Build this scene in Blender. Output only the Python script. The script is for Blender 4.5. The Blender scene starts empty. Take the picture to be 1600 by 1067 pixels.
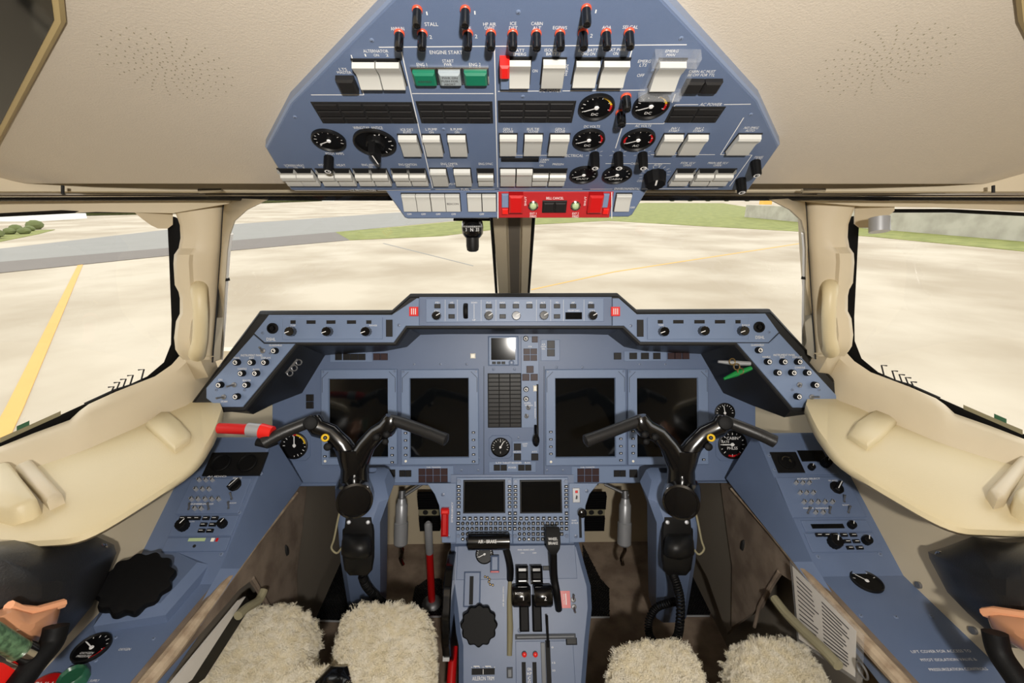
import bpy, math, random
from mathutils import Vector, Matrix, noise
random.seed(7)
R = math.radians
scene = bpy.context.scene
col = scene.collection
# ------------------------------------------------------------------ camera, world, lights, exposure
FPX = 1600*16.0/36.0
PITCH, YAW = R(18.0), R(0.886)
CAM = Vector((-0.025, 0.0, 1.30))
cd = bpy.data.cameras.new('camera'); cam = bpy.data.objects.new('camera', cd); col.objects.link(cam)
cd.sensor_width = 36; cd.lens = 16; cd.clip_start = 0.01; cd.clip_end = 3000
cam.location = CAM; cam.rotation_euler = (math.pi/2-PITCH, 0, -YAW); scene.camera = cam
ROT = cam.rotation_euler.to_matrix()
w = bpy.data.worlds.new('world'); scene.world = w; w.use_nodes = True
w.node_tree.nodes['Background'].inputs[0].default_value = (1.0, 0.985, 0.96, 1)
w.node_tree.nodes['Background'].inputs[1].default_value = 2.3
def area(name, loc, target, sx, sy, energy, colr=(1, 0.95, 0.88)):
    l = bpy.data.lights.new(name, 'AREA'); l.shape = 'RECTANGLE'; l.size = sx; l.size_y = sy; l.energy = energy; l.color = colr
    o = bpy.data.objects.new(name, l); col.objects.link(o); o.location = loc
    o.rotation_euler = (Vector(target)-Vector(loc)).to_track_quat('-Z', 'Y').to_euler(); return o
# camera flash, seen mirrored in the standby display and the mask visors of the photograph
area('camera_flash_offscreen', (0.05, -0.30, 1.40), (0, 0.9, 0.95), 0.045, 0.035, 15.0)
vs = scene.view_settings
vs.view_transform = 'Standard'; vs.look = 'None'; vs.exposure = 0.0; vs.gamma = 1.0; vs.use_curve_mapping = False

# ------------------------------------------------------------------ helpers
def ray(px, py):
    return ROT @ Vector(((px-800)/FPX, (533.5-py)/FPX, -1.0))
def at(px, py, d):                      # point at forward depth d
    return CAM + ray(px, py)*d
class Plane:
    def __init__(s, p, n): s.p = Vector(p); s.n = Vector(n).normalized()
    def hit(s, px, py):
        r = ray(px, py); return CAM + r*((s.p-CAM).dot(s.n)/r.dot(s.n))
def plane3(a, b, c):
    a, b, c = Vector(a), Vector(b), Vector(c); return Plane(a, (b-a).cross(c-a))
class Frame(Plane):
    def __init__(s, o, u, v):
        s.o = Vector(o); s.u = Vector(u).normalized(); v = Vector(v); s.v = (v-s.u*v.dot(s.u)).normalized(); s.nn = s.u.cross(s.v)
        Plane.__init__(s, o, s.nn)
        s.mat = Matrix((s.u, s.v, s.nn)).transposed().to_4x4(); s.mat.translation = s.o
    def uv(s, px, py):
        d = s.hit(px, py)-s.o; return (d.dot(s.u), d.dot(s.v))
    def rect(s, x0, y0, x1, y1):
        xc, yc = (x0+x1)/2, (y0+y1)/2
        return (s.uv(x0, yc)[0], s.uv(xc, y1)[1], s.uv(x1, yc)[0], s.uv(xc, y0)[1])
    def rad(s, px, py, r):
        return (s.uv(px+r, py)[0]-s.uv(px-r, py)[0])/2
    def poly(s, pts): return [s.uv(*p) for p in pts]
def lin(r, g, b):
    f = lambda c: (c/255/12.92) if c/255 <= 0.04045 else ((c/255+0.055)/1.055)**2.4
    return (f(r), f(g), f(b), 1)
MATS = {}
def mat(name, rgb, rough=0.5, metal=0.0, nz=0.0, nscale=200, bump=0.0, bscale=400, trans=0.0, alpha=1.0, spec=0.5, rgb2=None, emit=0.0, coat=0.0):
    m = bpy.data.materials.new(name); m.use_nodes = True; nt = m.node_tree; b = nt.nodes['Principled BSDF']
    c = lin(*rgb); b.inputs['Base Color'].default_value = c
    b.inputs['Roughness'].default_value = rough; b.inputs['Metallic'].default_value = metal
    b.inputs['Specular IOR Level'].default_value = spec
    if trans: b.inputs['Transmission Weight'].default_value = trans
    if alpha < 1: b.inputs['Alpha'].default_value = alpha
    if coat: b.inputs['Coat Weight'].default_value = coat; b.inputs['Coat Roughness'].default_value = 0.1
    if emit: b.inputs['Emission Color'].default_value = c; b.inputs['Emission Strength'].default_value = emit
    tc = nt.nodes.new('ShaderNodeTexCoord')
    if nz or rgb2:
        n = nt.nodes.new('ShaderNodeTexNoise'); n.inputs['Scale'].default_value = nscale; n.inputs['Detail'].default_value = 5
        nt.links.new(tc.outputs['Object'], n.inputs['Vector'])
        mx = nt.nodes.new('ShaderNodeMixRGB'); nt.links.new(n.outputs['Fac'], mx.inputs[0])
        d = lin(*rgb2) if rgb2 else tuple(min(1, k*(1+nz)) for k in c[:3])+(1,)
        e = c if rgb2 else tuple(k*(1-nz) for k in c[:3])+(1,)
        mx.inputs[1].default_value = e; mx.inputs[2].default_value = d
        if rgb2:
            cr = nt.nodes.new('ShaderNodeValToRGB'); cr.color_ramp.elements[0].position = 0.38; cr.color_ramp.elements[1].position = 0.62
            nt.links.new(n.outputs['Fac'], cr.inputs[0]); nt.links.new(cr.outputs[0], mx.inputs[0])
        nt.links.new(mx.outputs[0], b.inputs['Base Color'])
    if bump:
        n2 = nt.nodes.new('ShaderNodeTexNoise'); n2.inputs['Scale'].default_value = bscale; n2.inputs['Detail'].default_value = 3
        nt.links.new(tc.outputs['Object'], n2.inputs['Vector'])
        bp = nt.nodes.new('ShaderNodeBump'); bp.inputs['Strength'].default_value = bump; bp.inputs['Distance'].default_value = 0.001
        nt.links.new(n2.outputs['Fac'], bp.inputs['Height']); nt.links.new(bp.outputs[0], b.inputs['Normal'])
    MATS[name] = m; return m
mat('blue', (98, 114, 144), 0.45, nz=0.03, nscale=60, bump=0.12, bscale=900)
mat('blue_light', (116, 134, 165), 0.45, nz=0.03, nscale=60, bump=0.1, bscale=900)
mat('blue_dark', (98, 114, 144), 0.42, nz=0.06, nscale=25, bump=0.12, bscale=900)
mat('blue_rim', (110, 124, 150), 0.35)
mat('cream', (202, 189, 163), 0.55, nz=0.02, nscale=30, bump=0.05, bscale=700)
mat('ceil', (200, 190, 175), 0.75, nz=0.02, nscale=40, bump=0.35, bscale=500)
mat('leather', (208, 194, 158), 0.45, nz=0.03, nscale=12, bump=0.25, bscale=350)
mat('wallcream', (202, 189, 163), 0.5, nz=0.03, nscale=15)
mat('tan', (176, 156, 110), 0.45)
mat('black', (16, 16, 17), 0.45, bump=0.05, bscale=800, spec=0.3)
mat('gloss', (13, 13, 14), 0.16, coat=0.4)
mat('rubber', (13, 13, 14), 0.55, spec=0.15, bump=0.2, bscale=900)
mat('blackleather', (28, 28, 29), 0.4, bump=0.3, bscale=450)
mat('shield', (24, 24, 25), 0.62, bump=0.4, bscale=600)
mat('white', (235, 235, 235), 0.5)
mat('rocker', (194, 194, 189), 0.35)
mat('lamp_white', (245, 240, 225), 0.3)
mat('screen', (9, 11, 13), 0.07, spec=0.6)
mat('annun', (32, 31, 31), 0.42, spec=0.3)
mat('annun_red', (56, 38, 40), 0.45, spec=0.3)
mat('red', (190, 22, 24), 0.32)
mat('redbright', (226, 36, 30), 0.35)
mat('firepanel', (176, 40, 44), 0.4)
mat('orange', (206, 78, 50), 0.4)
mat('green', (22, 112, 84), 0.3)
mat('greengrey', (150, 160, 165), 0.3)
mat('lcd', (176, 196, 150), 0.4)
mat('yellow', (232, 190, 40), 0.4)
mat('chrome', (200, 198, 194), 0.14, metal=1.0)
mat('silver', (130, 131, 134), 0.45, metal=0.7)
mat('alu', (170, 172, 176), 0.4, metal=0.4)
mat('brass', (120, 100, 62), 0.3, metal=0.6)
mat('carpet', (134, 118, 102), 0.95, nscale=14, bump=0.8, bscale=700, rgb2=(108, 92, 78))
mat('suede', (128, 114, 100), 0.95, nscale=18, bump=0.5, bscale=600, rgb2=(104, 90, 78))
mat('suede_edge', (178, 160, 136), 0.9, nscale=40, bump=0.5, bscale=500, rgb2=(146, 126, 104))
mat('greypanel', (112, 105, 95), 0.7, nz=0.06, nscale=20)
mat('dark', (20, 20, 21), 0.8)
mat('wool', (250, 244, 228), 0.95, nscale=55, rgb2=(242, 232, 204))
mat('khaki', (136, 130, 104), 0.8, bump=0.4)
mat('paper', (206, 202, 196), 0.5)
mat('ink', (70, 68, 70), 0.6)
mat('clear', (225, 228, 232), 0.08, alpha=0.09)
mat('amber', (208, 150, 112), 0.2, alpha=0.9)
mat('amber_edge', (236, 170, 128), 0.35)
mat('hosegreen', (92, 124, 92), 0.35, nscale=200, rgb2=(60, 84, 62))
mat('greenknob', (40, 90, 66), 0.3)
mat('greentag', (20, 130, 60), 0.4)
mat('greybar', (96, 100, 106), 0.45)
mat('glassdial', (12, 12, 13), 0.4, spec=0.2)
mat('concrete', (176, 166, 148), 0.9, nscale=0.22, rgb2=(150, 138, 118))
mat('asphalt', (128, 127, 122), 0.9, nz=0.08, nscale=0.6)
mat('asphalt_dark', (104, 98, 92), 0.9, nz=0.1, nscale=0.8)
mat('grass', (126, 130, 66), 0.95, nscale=1.2, rgb2=(106, 112, 50))
mat('wallconc', (176, 172, 160), 0.9, nscale=0.8, rgb2=(156, 152, 140))
mat('bush', (96, 104, 62), 0.95, nz=0.3, nscale=3)
mat('lineyellow', (196, 152, 80), 0.8, nz=0.05, nscale=2)
mat('building', (232, 232, 228), 0.8)
mat('orangewall', (220, 176, 84), 0.8)
g = bpy.data.materials.new('window_glass'); g.use_nodes = True
_n = g.node_tree; _n.nodes.clear(); _o = _n.nodes.new('ShaderNodeOutputMaterial'); _m = _n.nodes.new('ShaderNodeMixShader')
_t = _n.nodes.new('ShaderNodeBsdfTransparent'); _g = _n.nodes.new('ShaderNodeBsdfGlossy'); _g.inputs['Roughness'].default_value = 0.02
_t.inputs[0].default_value = (0.97, 0.98, 0.97, 1); _m.inputs[0].default_value = 0.04
_n.links.new(_t.outputs[0], _m.inputs[1]); _n.links.new(_g.outputs[0], _m.inputs[2]); _n.links.new(_m.outputs[0], _o.inputs[0]); MATS['window_glass'] = g

TXT = {}
def text_mesh(s):
    if s not in TXT:
        cu = bpy.data.curves.new('t', 'FONT'); cu.body = s; cu.size = 1; cu.resolution_u = 2
        o = bpy.data.objects.new('t', cu); me = bpy.data.meshes.new_from_object(o)
        vs_ = [v.co.copy() for v in me.vertices]; fs = [tuple(p.vertices) for p in me.polygons]
        if vs_:
            x0 = min(v.x for v in vs_); x1 = max(v.x for v in vs_); y0 = min(v.y for v in vs_); y1 = max(v.y for v in vs_)
        else: x0 = y0 = 0; x1 = y1 = 1
        TXT[s] = ([((v.x-x0)/max(x1-x0, 1e-6)-0.5, (v.y-y0)/max(y1-y0, 1e-6)-0.5) for v in vs_], fs, (x1-x0)/max(y1-y0, 1e-6))
        bpy.data.objects.remove(o); bpy.data.curves.remove(cu); bpy.data.meshes.remove(me)
    return TXT[s]

class MB:
    def __init__(s): s.v = []; s.f = []; s.m = []; s.mi = 0
    def add(s, vs_, fs):
        k = len(s.v); s.v += [tuple(p) for p in vs_]; s.f += [tuple(i+k for i in f) for f in fs]; s.m += [s.mi]*len(fs); return s
    def mt(s, i): s.mi = i; return s
    def box(s, u0, v0, n0, u1, v1, n1, c=0.0):
        if u0 > u1: u0, u1 = u1, u0
        if v0 > v1: v0, v1 = v1, v0
        b = [(u0, v0, n0), (u1, v0, n0), (u1, v1, n0), (u0, v1, n0)]
        if c <= 0:
            return s.add(b+[(x, y, n1) for x, y, _ in b], [(3, 2, 1, 0), (4, 5, 6, 7), (0, 1, 5, 4), (1, 2, 6, 5), (2, 3, 7, 6), (3, 0, 4, 7)])
        c = min(c, (u1-u0)*0.45, (v1-v0)*0.45)
        m_ = [(x, y, n1-c) for x, y, _ in b]; t = [(u0+c, v0+c, n1), (u1-c, v0+c, n1), (u1-c, v1-c, n1), (u0+c, v1-c, n1)]
        fs = [(3, 2, 1, 0), (8, 9, 10, 11)]
        for k in (0, 4):
            for i in range(4): j = (i+1) % 4; fs.append((k+i, k+j, k+4+j, k+4+i))
        return s.add(b+m_+t, fs)
    def lathe(s, cu, cv, prof, seg=24, scallop=0, amp=0.0, cap=True):
        vs_ = []; fs = []
        for r, n in prof:
            for i in range(seg):
                a = 2*math.pi*i/seg; rr = r*(1-amp*(0.5-0.5*math.cos(scallop*a))) if scallop else r
                vs_.append((cu+rr*math.cos(a), cv+rr*math.sin(a), n))
        for k in range(len(prof)-1):
            for i in range(seg):
                j = (i+1) % seg; fs.append((k*seg+i, k*seg+j, (k+1)*seg+j, (k+1)*seg+i))
        if cap:
            fs.append(tuple(range((len(prof)-1)*seg, len(prof)*seg))); fs.append(tuple(range(seg-1, -1, -1)))
        return s.add(vs_, fs)
    def cyl(s, u, v, n0, n1, r, seg=20, c=0.0, r1=None):
        r1 = r if r1 is None else r1
        return s.lathe(u, v, [(r, n0), (r1, n1)] if c <= 0 else [(r, n0), (r1, n1-c), (r1-c, n1)], seg)
    def disc(s, u, v, n, r, seg=24): return s.add([(u+r*math.cos(2*math.pi*i/seg), v+r*math.sin(2*math.pi*i/seg), n) for i in range(seg)], [tuple(range(seg))])
    def ring(s, u, v, n, r0, r1, a0=0, a1=360, seg=32):
        vs_ = []; fs = []
        for i in range(seg+1):
            a = R(a0+(a1-a0)*i/seg); vs_ += [(u+r0*math.cos(a), v+r0*math.sin(a), n), (u+r1*math.cos(a), v+r1*math.sin(a), n)]
        for i in range(seg): fs.append((2*i, 2*i+1, 2*i+3, 2*i+2))
        return s.add(vs_, fs)
    def prism(s, poly, n0, n1, c=0.0):
        k = len(poly)
        ar = sum(poly[i][0]*poly[(i+1) % k][1]-poly[(i+1) % k][0]*poly[i][1] for i in range(k))
        if ar < 0: poly = poly[::-1]
        levels = [(poly, n0), (poly, n1)]
        if c > 0: levels = [(poly, n0), (poly, n1-c), (inset(poly, c), n1)]
        vs_ = []; fs = []
        for p, n in levels: vs_ += [(x, y, n) for x, y in p]
        for l in range(len(levels)-1):
            for i in range(k): j = (i+1) % k; fs.append((l*k+i, l*k+j, (l+1)*k+j, (l+1)*k+i))
        fs.append(tuple(range((len(levels)-1)*k, len(levels)*k))); fs.append(tuple(range(k-1, -1, -1)))
        return s.add(vs_, fs)
    def line(s, a, b, wd, n=0.0004):
        a = Vector((a[0], a[1])); b = Vector((b[0], b[1])); d = (b-a)
        if d.length < 1e-7: return s
        d = d.normalized(); q = Vector((-d.y, d.x))*wd/2
        return s.add([(a-q).to_tuple()+(n,), (b-q).to_tuple()+(n,), (b+q).to_tuple()+(n,), (a+q).to_tuple()+(n,)], [(0, 1, 2, 3)])
    def tube(s, pts, r, seg=10, cap=True):
        pts = [Vector(p) for p in pts]; rs = r if isinstance(r, (list, tuple)) else [r]*len(pts)
        t0 = (pts[1]-pts[0]).normalized(); up = Vector((0, 0, 1)) if abs(t0.z) < 0.9 else Vector((1, 0, 0)); x = t0.cross(up).normalized()
        vs_ = []; fs = []
        for i, p in enumerate(pts):
            t = (pts[min(i+1, len(pts)-1)]-pts[max(i-1, 0)]).normalized(); x = (x-t*x.dot(t)).normalized(); y = t.cross(x)
            for k in range(seg): a = 2*math.pi*k/seg; vs_.append(p+(x*math.cos(a)+y*math.sin(a))*rs[i])
        for i in range(len(pts)-1):
            for k in range(seg): j = (k+1) % seg; fs.append((i*seg+k, i*seg+j, (i+1)*seg+j, (i+1)*seg+k))
        if cap: fs += [tuple(range(seg-1, -1, -1)), tuple(range((len(pts)-1)*seg, len(pts)*seg))]
        return s.add(vs_, fs)
    def loft(s, rows, closed=False):
        k = len(rows[0]); vs_ = [p for r in rows for p in r]; fs = []
        for i in range(len(rows)-1):
            for j in range(k if closed else k-1):
                q = (j+1) % k; fs.append((i*k+j, i*k+q, (i+1)*k+q, (i+1)*k+j))
        return s.add(vs_, fs)
    def text(s, st, u, v, wd, h, n=0.0005, rot=0.0):
        vv, ff, asp = text_mesh(st)
        if wd is None: wd = h*asp
        ca, sa = math.cos(rot), math.sin(rot)
        return s.add([(u+x*wd*ca-y*h*sa, v+x*wd*sa+y*h*ca, n) for x, y in vv], ff)
    def build(s, name, mats, parent=None, smooth=35, **kw):
        me = bpy.data.meshes.new(name); me.from_pydata(s.v, [], s.f)
        for m in ([mats] if isinstance(mats, str) else mats): me.materials.append(MATS[m])
        me.polygons.foreach_set('material_index', s.m)
        if smooth: me.polygons.foreach_set('use_smooth', [True]*len(s.f))
        me.update()
        if smooth: me.set_sharp_from_angle(angle=R(smooth))
        return link(name, me, parent, **kw)
def inset(poly, c):
    k = len(poly); out = []
    for i in range(k):
        p0, p1, p2 = Vector(poly[i-1]), Vector(poly[i]), Vector(poly[(i+1) % k])
        d0 = (p1-p0).normalized(); d1 = (p2-p1).normalized(); n0 = Vector((-d0.y, d0.x)); n1 = Vector((-d1.y, d1.x))
        b = n0+n1; b = b/max(b.length_squared, 0.2)*2 if b.length > 1e-6 else n0
        out.append(tuple(p1+b*c))
    return out
def props(o, label=None, cat=None, group=None, kind=None):
    if label: o['label'] = label
    if cat: o['category'] = cat
    if group: o['group'] = group
    if kind: o['kind'] = kind
    return o
def link(name, data, parent=None, loc=None, rotz=0, **kw):
    o = bpy.data.objects.new(name, data); col.objects.link(o)
    if parent: o.parent = parent
    if loc: o.location = loc
    if rotz: o.rotation_euler.z = rotz
    return props(o, **kw)
def thing(name, label, cat, mtx=None, group=None, kind=None):
    o = bpy.data.objects.new(name, None); col.objects.link(o); o.empty_display_size = 0.02
    if mtx is not None: o.matrix_world = mtx
    return props(o, label, cat, group, kind)
def mirx(m):                            # mirrored copy of a mesh builder across X = 0 (world)
    q = MB(); q.v = [(-x, y, z) for x, y, z in m.v]; q.f = [f[::-1] for f in m.f]; q.m = list(m.m); return q
def smoothpath(pts, n=8):
    pts = [Vector(p) for p in pts]; out = []
    for i in range(len(pts)-1):
        p0, p1, p2, p3 = pts[max(i-1, 0)], pts[i], pts[i+1], pts[min(i+2, len(pts)-1)]
        for k in range(n):
            t = k/n; out.append(0.5*((2*p1)+(p2-p0)*t+(2*p0-5*p1+4*p2-p3)*t*t+(3*p1-p0-3*p2+p3)*t**3))
    return out+[pts[-1]]
W0 = Matrix.Identity(4)
# ------------------------------------------------------------------ working planes
def hitY(px, py, Y):
    r = ray(px, py); return CAM+r*((Y-CAM.y)/r.y)
OHS = R(29.0)
OH = Frame(hitY(805, 298, 0.75), (1, 0, 0), (0, -math.cos(OHS), math.sin(OHS)))
FP = Frame(OH.o+Vector((0, 0.004, -0.002)), (1, 0, 0), (0, -math.cos(R(62)), math.sin(R(62))))
VUP = Vector((0, math.sin(PITCH), math.cos(PITCH)))
MP = Frame(at(802, 640, 1.20), (1, 0, 0), VUP)
GS = Frame(at(805, 500, 1.05), (1, 0, 0), VUP)
CU = Frame(at(800, 748, 1.185), (1, 0, 0), (0, math.sin(R(28)), math.cos(R(28))))
_a, _b = at(805, 850, 1.165), at(805, 1067, 1.035)
PD = Frame((_a+_b)/2, (1, 0, 0), Vector((0, _a.y-_b.y, _a.z-_b.z)))
CEILP = Frame(OH.o-OH.nn*0.014, OH.u, OH.v)
GZ = -1.5
GND = Plane((0, 0, GZ), (0, 0, 1))
PWL = plane3((-.03, .98, 1.295), (-.74, 1.05, .94), (-.03, 1.42, 1.0))
SWL = plane3((-.92, .71, .898), (-.775, .95, .955), (-.755, .82, 1.29))
PIL = plane3(at(275, 330, .86), at(345, 330, .90), at(310, 560, .97))
ZSH, ZCON = 0.845, 0.60
SHP = Plane((0, 0, ZSH), (0, 0, 1)); CON = Frame((0, 0.7, ZCON), (1, 0, 0), (0, 1, 0))
FLR = Plane((0, 0, 0), (0, 0, 1))
# ------------------------------------------------------------------ outside: apron, taxiway, grass, wall
g_ = MB().add([(-500, -200, GZ), (500, -200, GZ), (500, 900, GZ), (-500, 900, GZ)], [(0, 1, 2, 3)])
ground = g_.build('ground', 'concrete', label='pale stained concrete airport apron outside the cockpit windows', cat='apron', kind='structure')
def gpoly(name, pts, m, z=0.02, **kw):
    q = [GND.hit(*p) for p in pts]; mb = MB().prism([(p.x, p.y) for p in q], GZ, GZ+z); return mb.build(name, m, ground, smooth=0, **kw)
gpoly('taxiway', [(-300, 452), (0, 389), (262, 359), (372, 350), (616, 332.5), (800, 323), (800, 336), (524, 363), (366, 376), (262, 388), (0, 410), (-300, 462)], 'asphalt')
gpoly('taxiway_shoulder', [(-300, 462), (0, 410), (262, 388), (366, 376), (524, 363), (546, 375.5), (366, 391.5), (262, 400), (0, 427), (-300, 478)], 'asphalt_dark', 0.025)
gpoly('grass_verge', [(524, 363), (628, 354), (722, 345), (800, 336), (900, 322), (1010, 317), (1130, 317.5), (1163, 323), (1300, 336), (1700, 372), (1700, 402), (1600, 393), (1362, 370), (1259, 362.5), (1070, 352), (950, 345), (836, 351), (690, 369), (546, 375.5)], 'grass', 0.03, kind='stuff')
gpoly('grass_island', [(-120, 376), (0, 365), (60, 360), (86, 359), (60, 366), (0, 378), (-120, 398)], 'grass', 0.03, kind='stuff')
gpoly('yellow_line', [(122, 413.5), (130, 413), (36, 640), (-20, 760), (-60, 760), (8, 640)], 'lineyellow', 0.012)
gpoly('expansion_joint', [(830, 452), (960, 424), (1262, 378), (1262, 379.2), (960, 425.4), (830, 453.4)], 'lineyellow', 0.006)
gpoly('expansion_joint', [(600, 380), (740, 415), (739, 415.8), (598, 380.6)], 'asphalt', 0.006)
for k, (px, py, r) in enumerate([(-4, 370.5, .4), (16, 366.5, .35), (26, 362, .4), (39, 366, .35), (47, 361.5, .32), (56, 358.5, .55), (-14, 374, .6)]):
    p = GND.hit(px, py); mb = MB()
    mb.lathe(0, 0, [(r*.5, 0), (r, r*.35), (r*1.05, r*.7), (r*.8, r*1.1), (r*.3, r*1.35)], 14)
    mb.v = [(x*(1+.25*noise.noise(Vector((x*3, y*3, z*3+k)))), y*(1+.25*noise.noise(Vector((x*3+9, y*3, z*3+k)))), z) for x, y, z in mb.v]
    o = mb.build('bush', 'bush', label='small round bush on the grass island beyond the side window', cat='bush', group='bushes on the grass island'); o.location = (p.x, p.y, GZ)
for k, px in enumerate((1050, 1078, 1106, 1135, 1167)):
    p = GND.hit(px, 314.5); r = 1.2; mb = MB()
    mb.lathe(0, 0, [(r*.5, 0), (r, r*.35), (r*1.05, r*.7), (r*.8, r*1.1), (r*.3, r*1.3)], 14)
    mb.v = [(x*(1+.25*noise.noise(Vector((x, y, z+k)))), y, z) for x, y, z in mb.v]
    o = mb.build('bush', 'bush', label='small round bush in a row along the far road beyond the grass', cat='bush', group='bushes along the far road'); o.location = (p.x, p.y, GZ)
# retaining wall
wa, wb, wc = GND.hit(1163, 339.5), GND.hit(1362, 358), GND.hit(1750, 391)
def wh(px, yb, yt):
    p = GND.hit(px, yb); r = ray(px, yt); t = (p.xy-CAM.xy).length/Vector((r.x, r.y)).length; return CAM.z+r.z*t-GZ
h1, h2 = wh(1163, 339.5, 320), wh(1600, 378.6, 337)
dw = (wc-wa).normalized(); nw = Vector((-dw.y, dw.x, 0))*0.35
rw = MB()
for a, b in ((wa, wb), (wb, wc)):
    rw.add([a, b, b+nw, a+nw]+[p+Vector((0, 0, h1 if p is a and a is wa else (h1+h2)/2 if p is wb else h2)) for p in (a, b)]+[b+nw+Vector((0, 0, (h1+h2)/2 if b is wb else h2)), a+nw+Vector((0, 0, h1 if a is wa else (h1+h2)/2))],
           [(3, 2, 1, 0), (4, 5, 6, 7), (0, 1, 5, 4), (1, 2, 6, 5), (2, 3, 7, 6), (3, 0, 4, 7)])
rw.build('retaining_wall', 'wallconc', smooth=0, label='weathered grey concrete wall behind a strip of grass', cat='wall')
p = GND.hit(20, 346); mb = MB().box(-7, 0, 0, 2.6, 6, 2.3).mt(1).box(-7.1, -.15, 2.3, 2.75, 6.1, 2.55)
o = mb.build('shed', ['building', 'alu'], smooth=0, label='long low white building far across the taxiway', cat='building'); o.location = p
p = GND.hit(1199, 319.5); mb = MB().box(-1.2, 0, 0, 1.2, 2, 1.3).mt(1).box(-1.3, -.1, 1.3, 1.3, 2.1, 1.45)
o = mb.build('hut', ['orangewall', 'building'], smooth=0, label='small orange-yellow hut beside the far concrete wall', cat='hut'); o.location = p
hd = MB(); a, b = GND.hit(62, 341), GND.hit(250, 336)
for i in range(60):
    t = i/59; c = a.lerp(b, t); r = 1.1*(.7+.5*random.random())
    hd.lathe(c.x, c.y, [(r*.6, GZ), (r, GZ+r*.4), (r*.9, GZ+r*.9), (r*.3, GZ+r*1.2)], 9)
hd.v = [(x, y+7, z) for x, y, z in hd.v]; hd.build('hedge', 'bush', label='long dark hedge at the far edge of the apron', cat='hedge', kind='stuff')
hd = MB(); a, b = GND.hit(395, 318), GND.hit(520, 313.5)
for i in range(70):
    t = i/69; c = a.lerp(b, t); r = 1.5*(.7+.5*random.random())
    hd.lathe(c.x, c.y, [(r*.6, GZ), (r, GZ+r*.4), (r*.9, GZ+r*.9), (r*.3, GZ+r*1.2)], 9)
hd.build('hedge', 'bush', label='dark hedge far away beyond the taxiway seen through the windshield', cat='hedge', kind='stuff')
p = GND.hit(513, 315.5); mb = MB().box(-1.9, -.8, .3, 1.9, .8, 1.0, .15).box(-1.1, -.7, 1.0, .9, .7, 1.6, .25)
o = mb.build('parked_car', 'building', label='tiny white car parked far beyond the taxiway', cat='car'); o.location = p

# ------------------------------------------------------------------ shell: floor, ceiling, walls
MB().box(-1.0, -1.6, -.03, 1.0, 1.95, 0).build('floor', 'carpet', smooth=0, label='brown cockpit floor carpet', cat='floor', kind='structure')
MB().box(-1.0, 1.45, 0, 1.0, 1.49, .80).build('wall_front', 'wallcream', smooth=0, label='grey forward bulkhead in the footwells', cat='wall', kind='structure')
MB().box(-1.0, -1.62, 0, 1.0, -1.58, 1.8).build('wall_back', 'cream', smooth=0, label='cream cabin bulkhead behind the seats', cat='wall', kind='structure')
for sd, nm in ((-1, 'left'), (1, 'right')):
    mb = MB().box(sd*.98, -1.6, 0, sd*1.0, .42, 1.8).box(sd*.74, .40, 0, sd*.76, 1.8, ZSH-.012).box(sd*.74, .40, 0, sd*1.0, .42, ZSH)
    wl = mb.build('wall_'+nm, 'wallcream', smooth=0, label='cream lower side wall under the padded ledge, %s seat side' % ('pilot' if sd < 0 else 'copilot'), cat='wall', kind='structure')
    for px, py in ((282, 777), (247, 852), (1340, 772), (1378, 852), (1437, 914), (1523, 985)):
        q = Plane((sd*.74, 0, 0), (1, 0, 0)).hit(px, py)
        if (px < 800) == (sd < 0) and .42 < q.y < 1.1 and q.z < ZSH:
            sc = MB().tube([(sd*.742, q.y, q.z), (sd*.735, q.y, q.z)], .006, 12).build('screw', 'silver', wl)
# ceiling
v_front = CEILP.uv(805, 290)[1]; v_back = CEILP.uv(805, -40)[1]
cm = MB(); prof = []
z_aft = (CEILP.o+CEILP.v*v_back).z; y_aft = (CEILP.o+CEILP.v*v_back).y
def cp(v, n): q = CEILP.o+CEILP.v*v+CEILP.nn*n; return (q.y, q.z)
prof = [cp(v_front+.008, -.03), cp(v_front+.001, -.018), cp(v_front, -.008), cp(v_front+.004, -.001), cp(v_front+.012, 0), cp(v_back, 0), (y_aft-.12, z_aft+.045), (y_aft-.3, z_aft+.075), (-1.6, z_aft+.08)]
cm.loft([[(-1.05, y, z) for y, z in prof], [(1.05, y, z) for y, z in prof]])
ceiling = cm.build('ceiling', 'ceil', label='pale cream textured cockpit ceiling panel', cat='ceiling', kind='structure')
MB().box(-1.05, -1.62, 1.80, 1.05, .7, 1.83).box(-1.05, .70, 1.375, 1.05, 1.12, 1.39).box(-1.05, -1.62, 1.5, -1.0, 1.1, 1.83).box(1.0, -1.62, 1.5, 1.05, 1.1, 1.83).build('roof', 'greypanel', smooth=0, label='roof skin above the cockpit ceiling', cat='roof', kind='structure')
def holes(cx, cy):
    mb = MB(); u, v = CEILP.uv(cx, cy); r0 = CEILP.rad(cx, cy, 92)
    for i in range(22):
        for k in range(8):
            if i % 2 and k < 2: continue
            a = 2*math.pi*(i+.12*k)/22; r = r0*(.13+.87*k/7); mb.disc(u+r*math.cos(a), v+r*.76*math.sin(a), .0004, .0008, 6)
    e = mb.build('speaker_perforations', 'khaki', ceiling, smooth=0, kind='stuff'); e.matrix_world = CEILP.mat
holes(263, 103); holes(1380, 97)
for pts in ([(-90, -30), (98, -30), (104, 30), (0, 222), (-60, 330)], [(1583, -30), (1700, -30), (1760, 330), (1700, 250), (1590, 30)]):
    q = CEILP.poly(pts); fr = MB().prism(q, 0, .006, .003); e = fr.build('roof_window_trim', 'tan', ceiling); e.matrix_world = CEILP.mat
    qq = q if sum(q[i][0]*q[(i+1) % 5][1]-q[(i+1) % 5][0]*q[i][1] for i in range(5)) > 0 else q[::-1]
    e = MB().prism(inset(qq, .0075), .001, .0068).build('roof_window_pane', 'screen', ceiling); e.matrix_world = CEILP.mat
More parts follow.
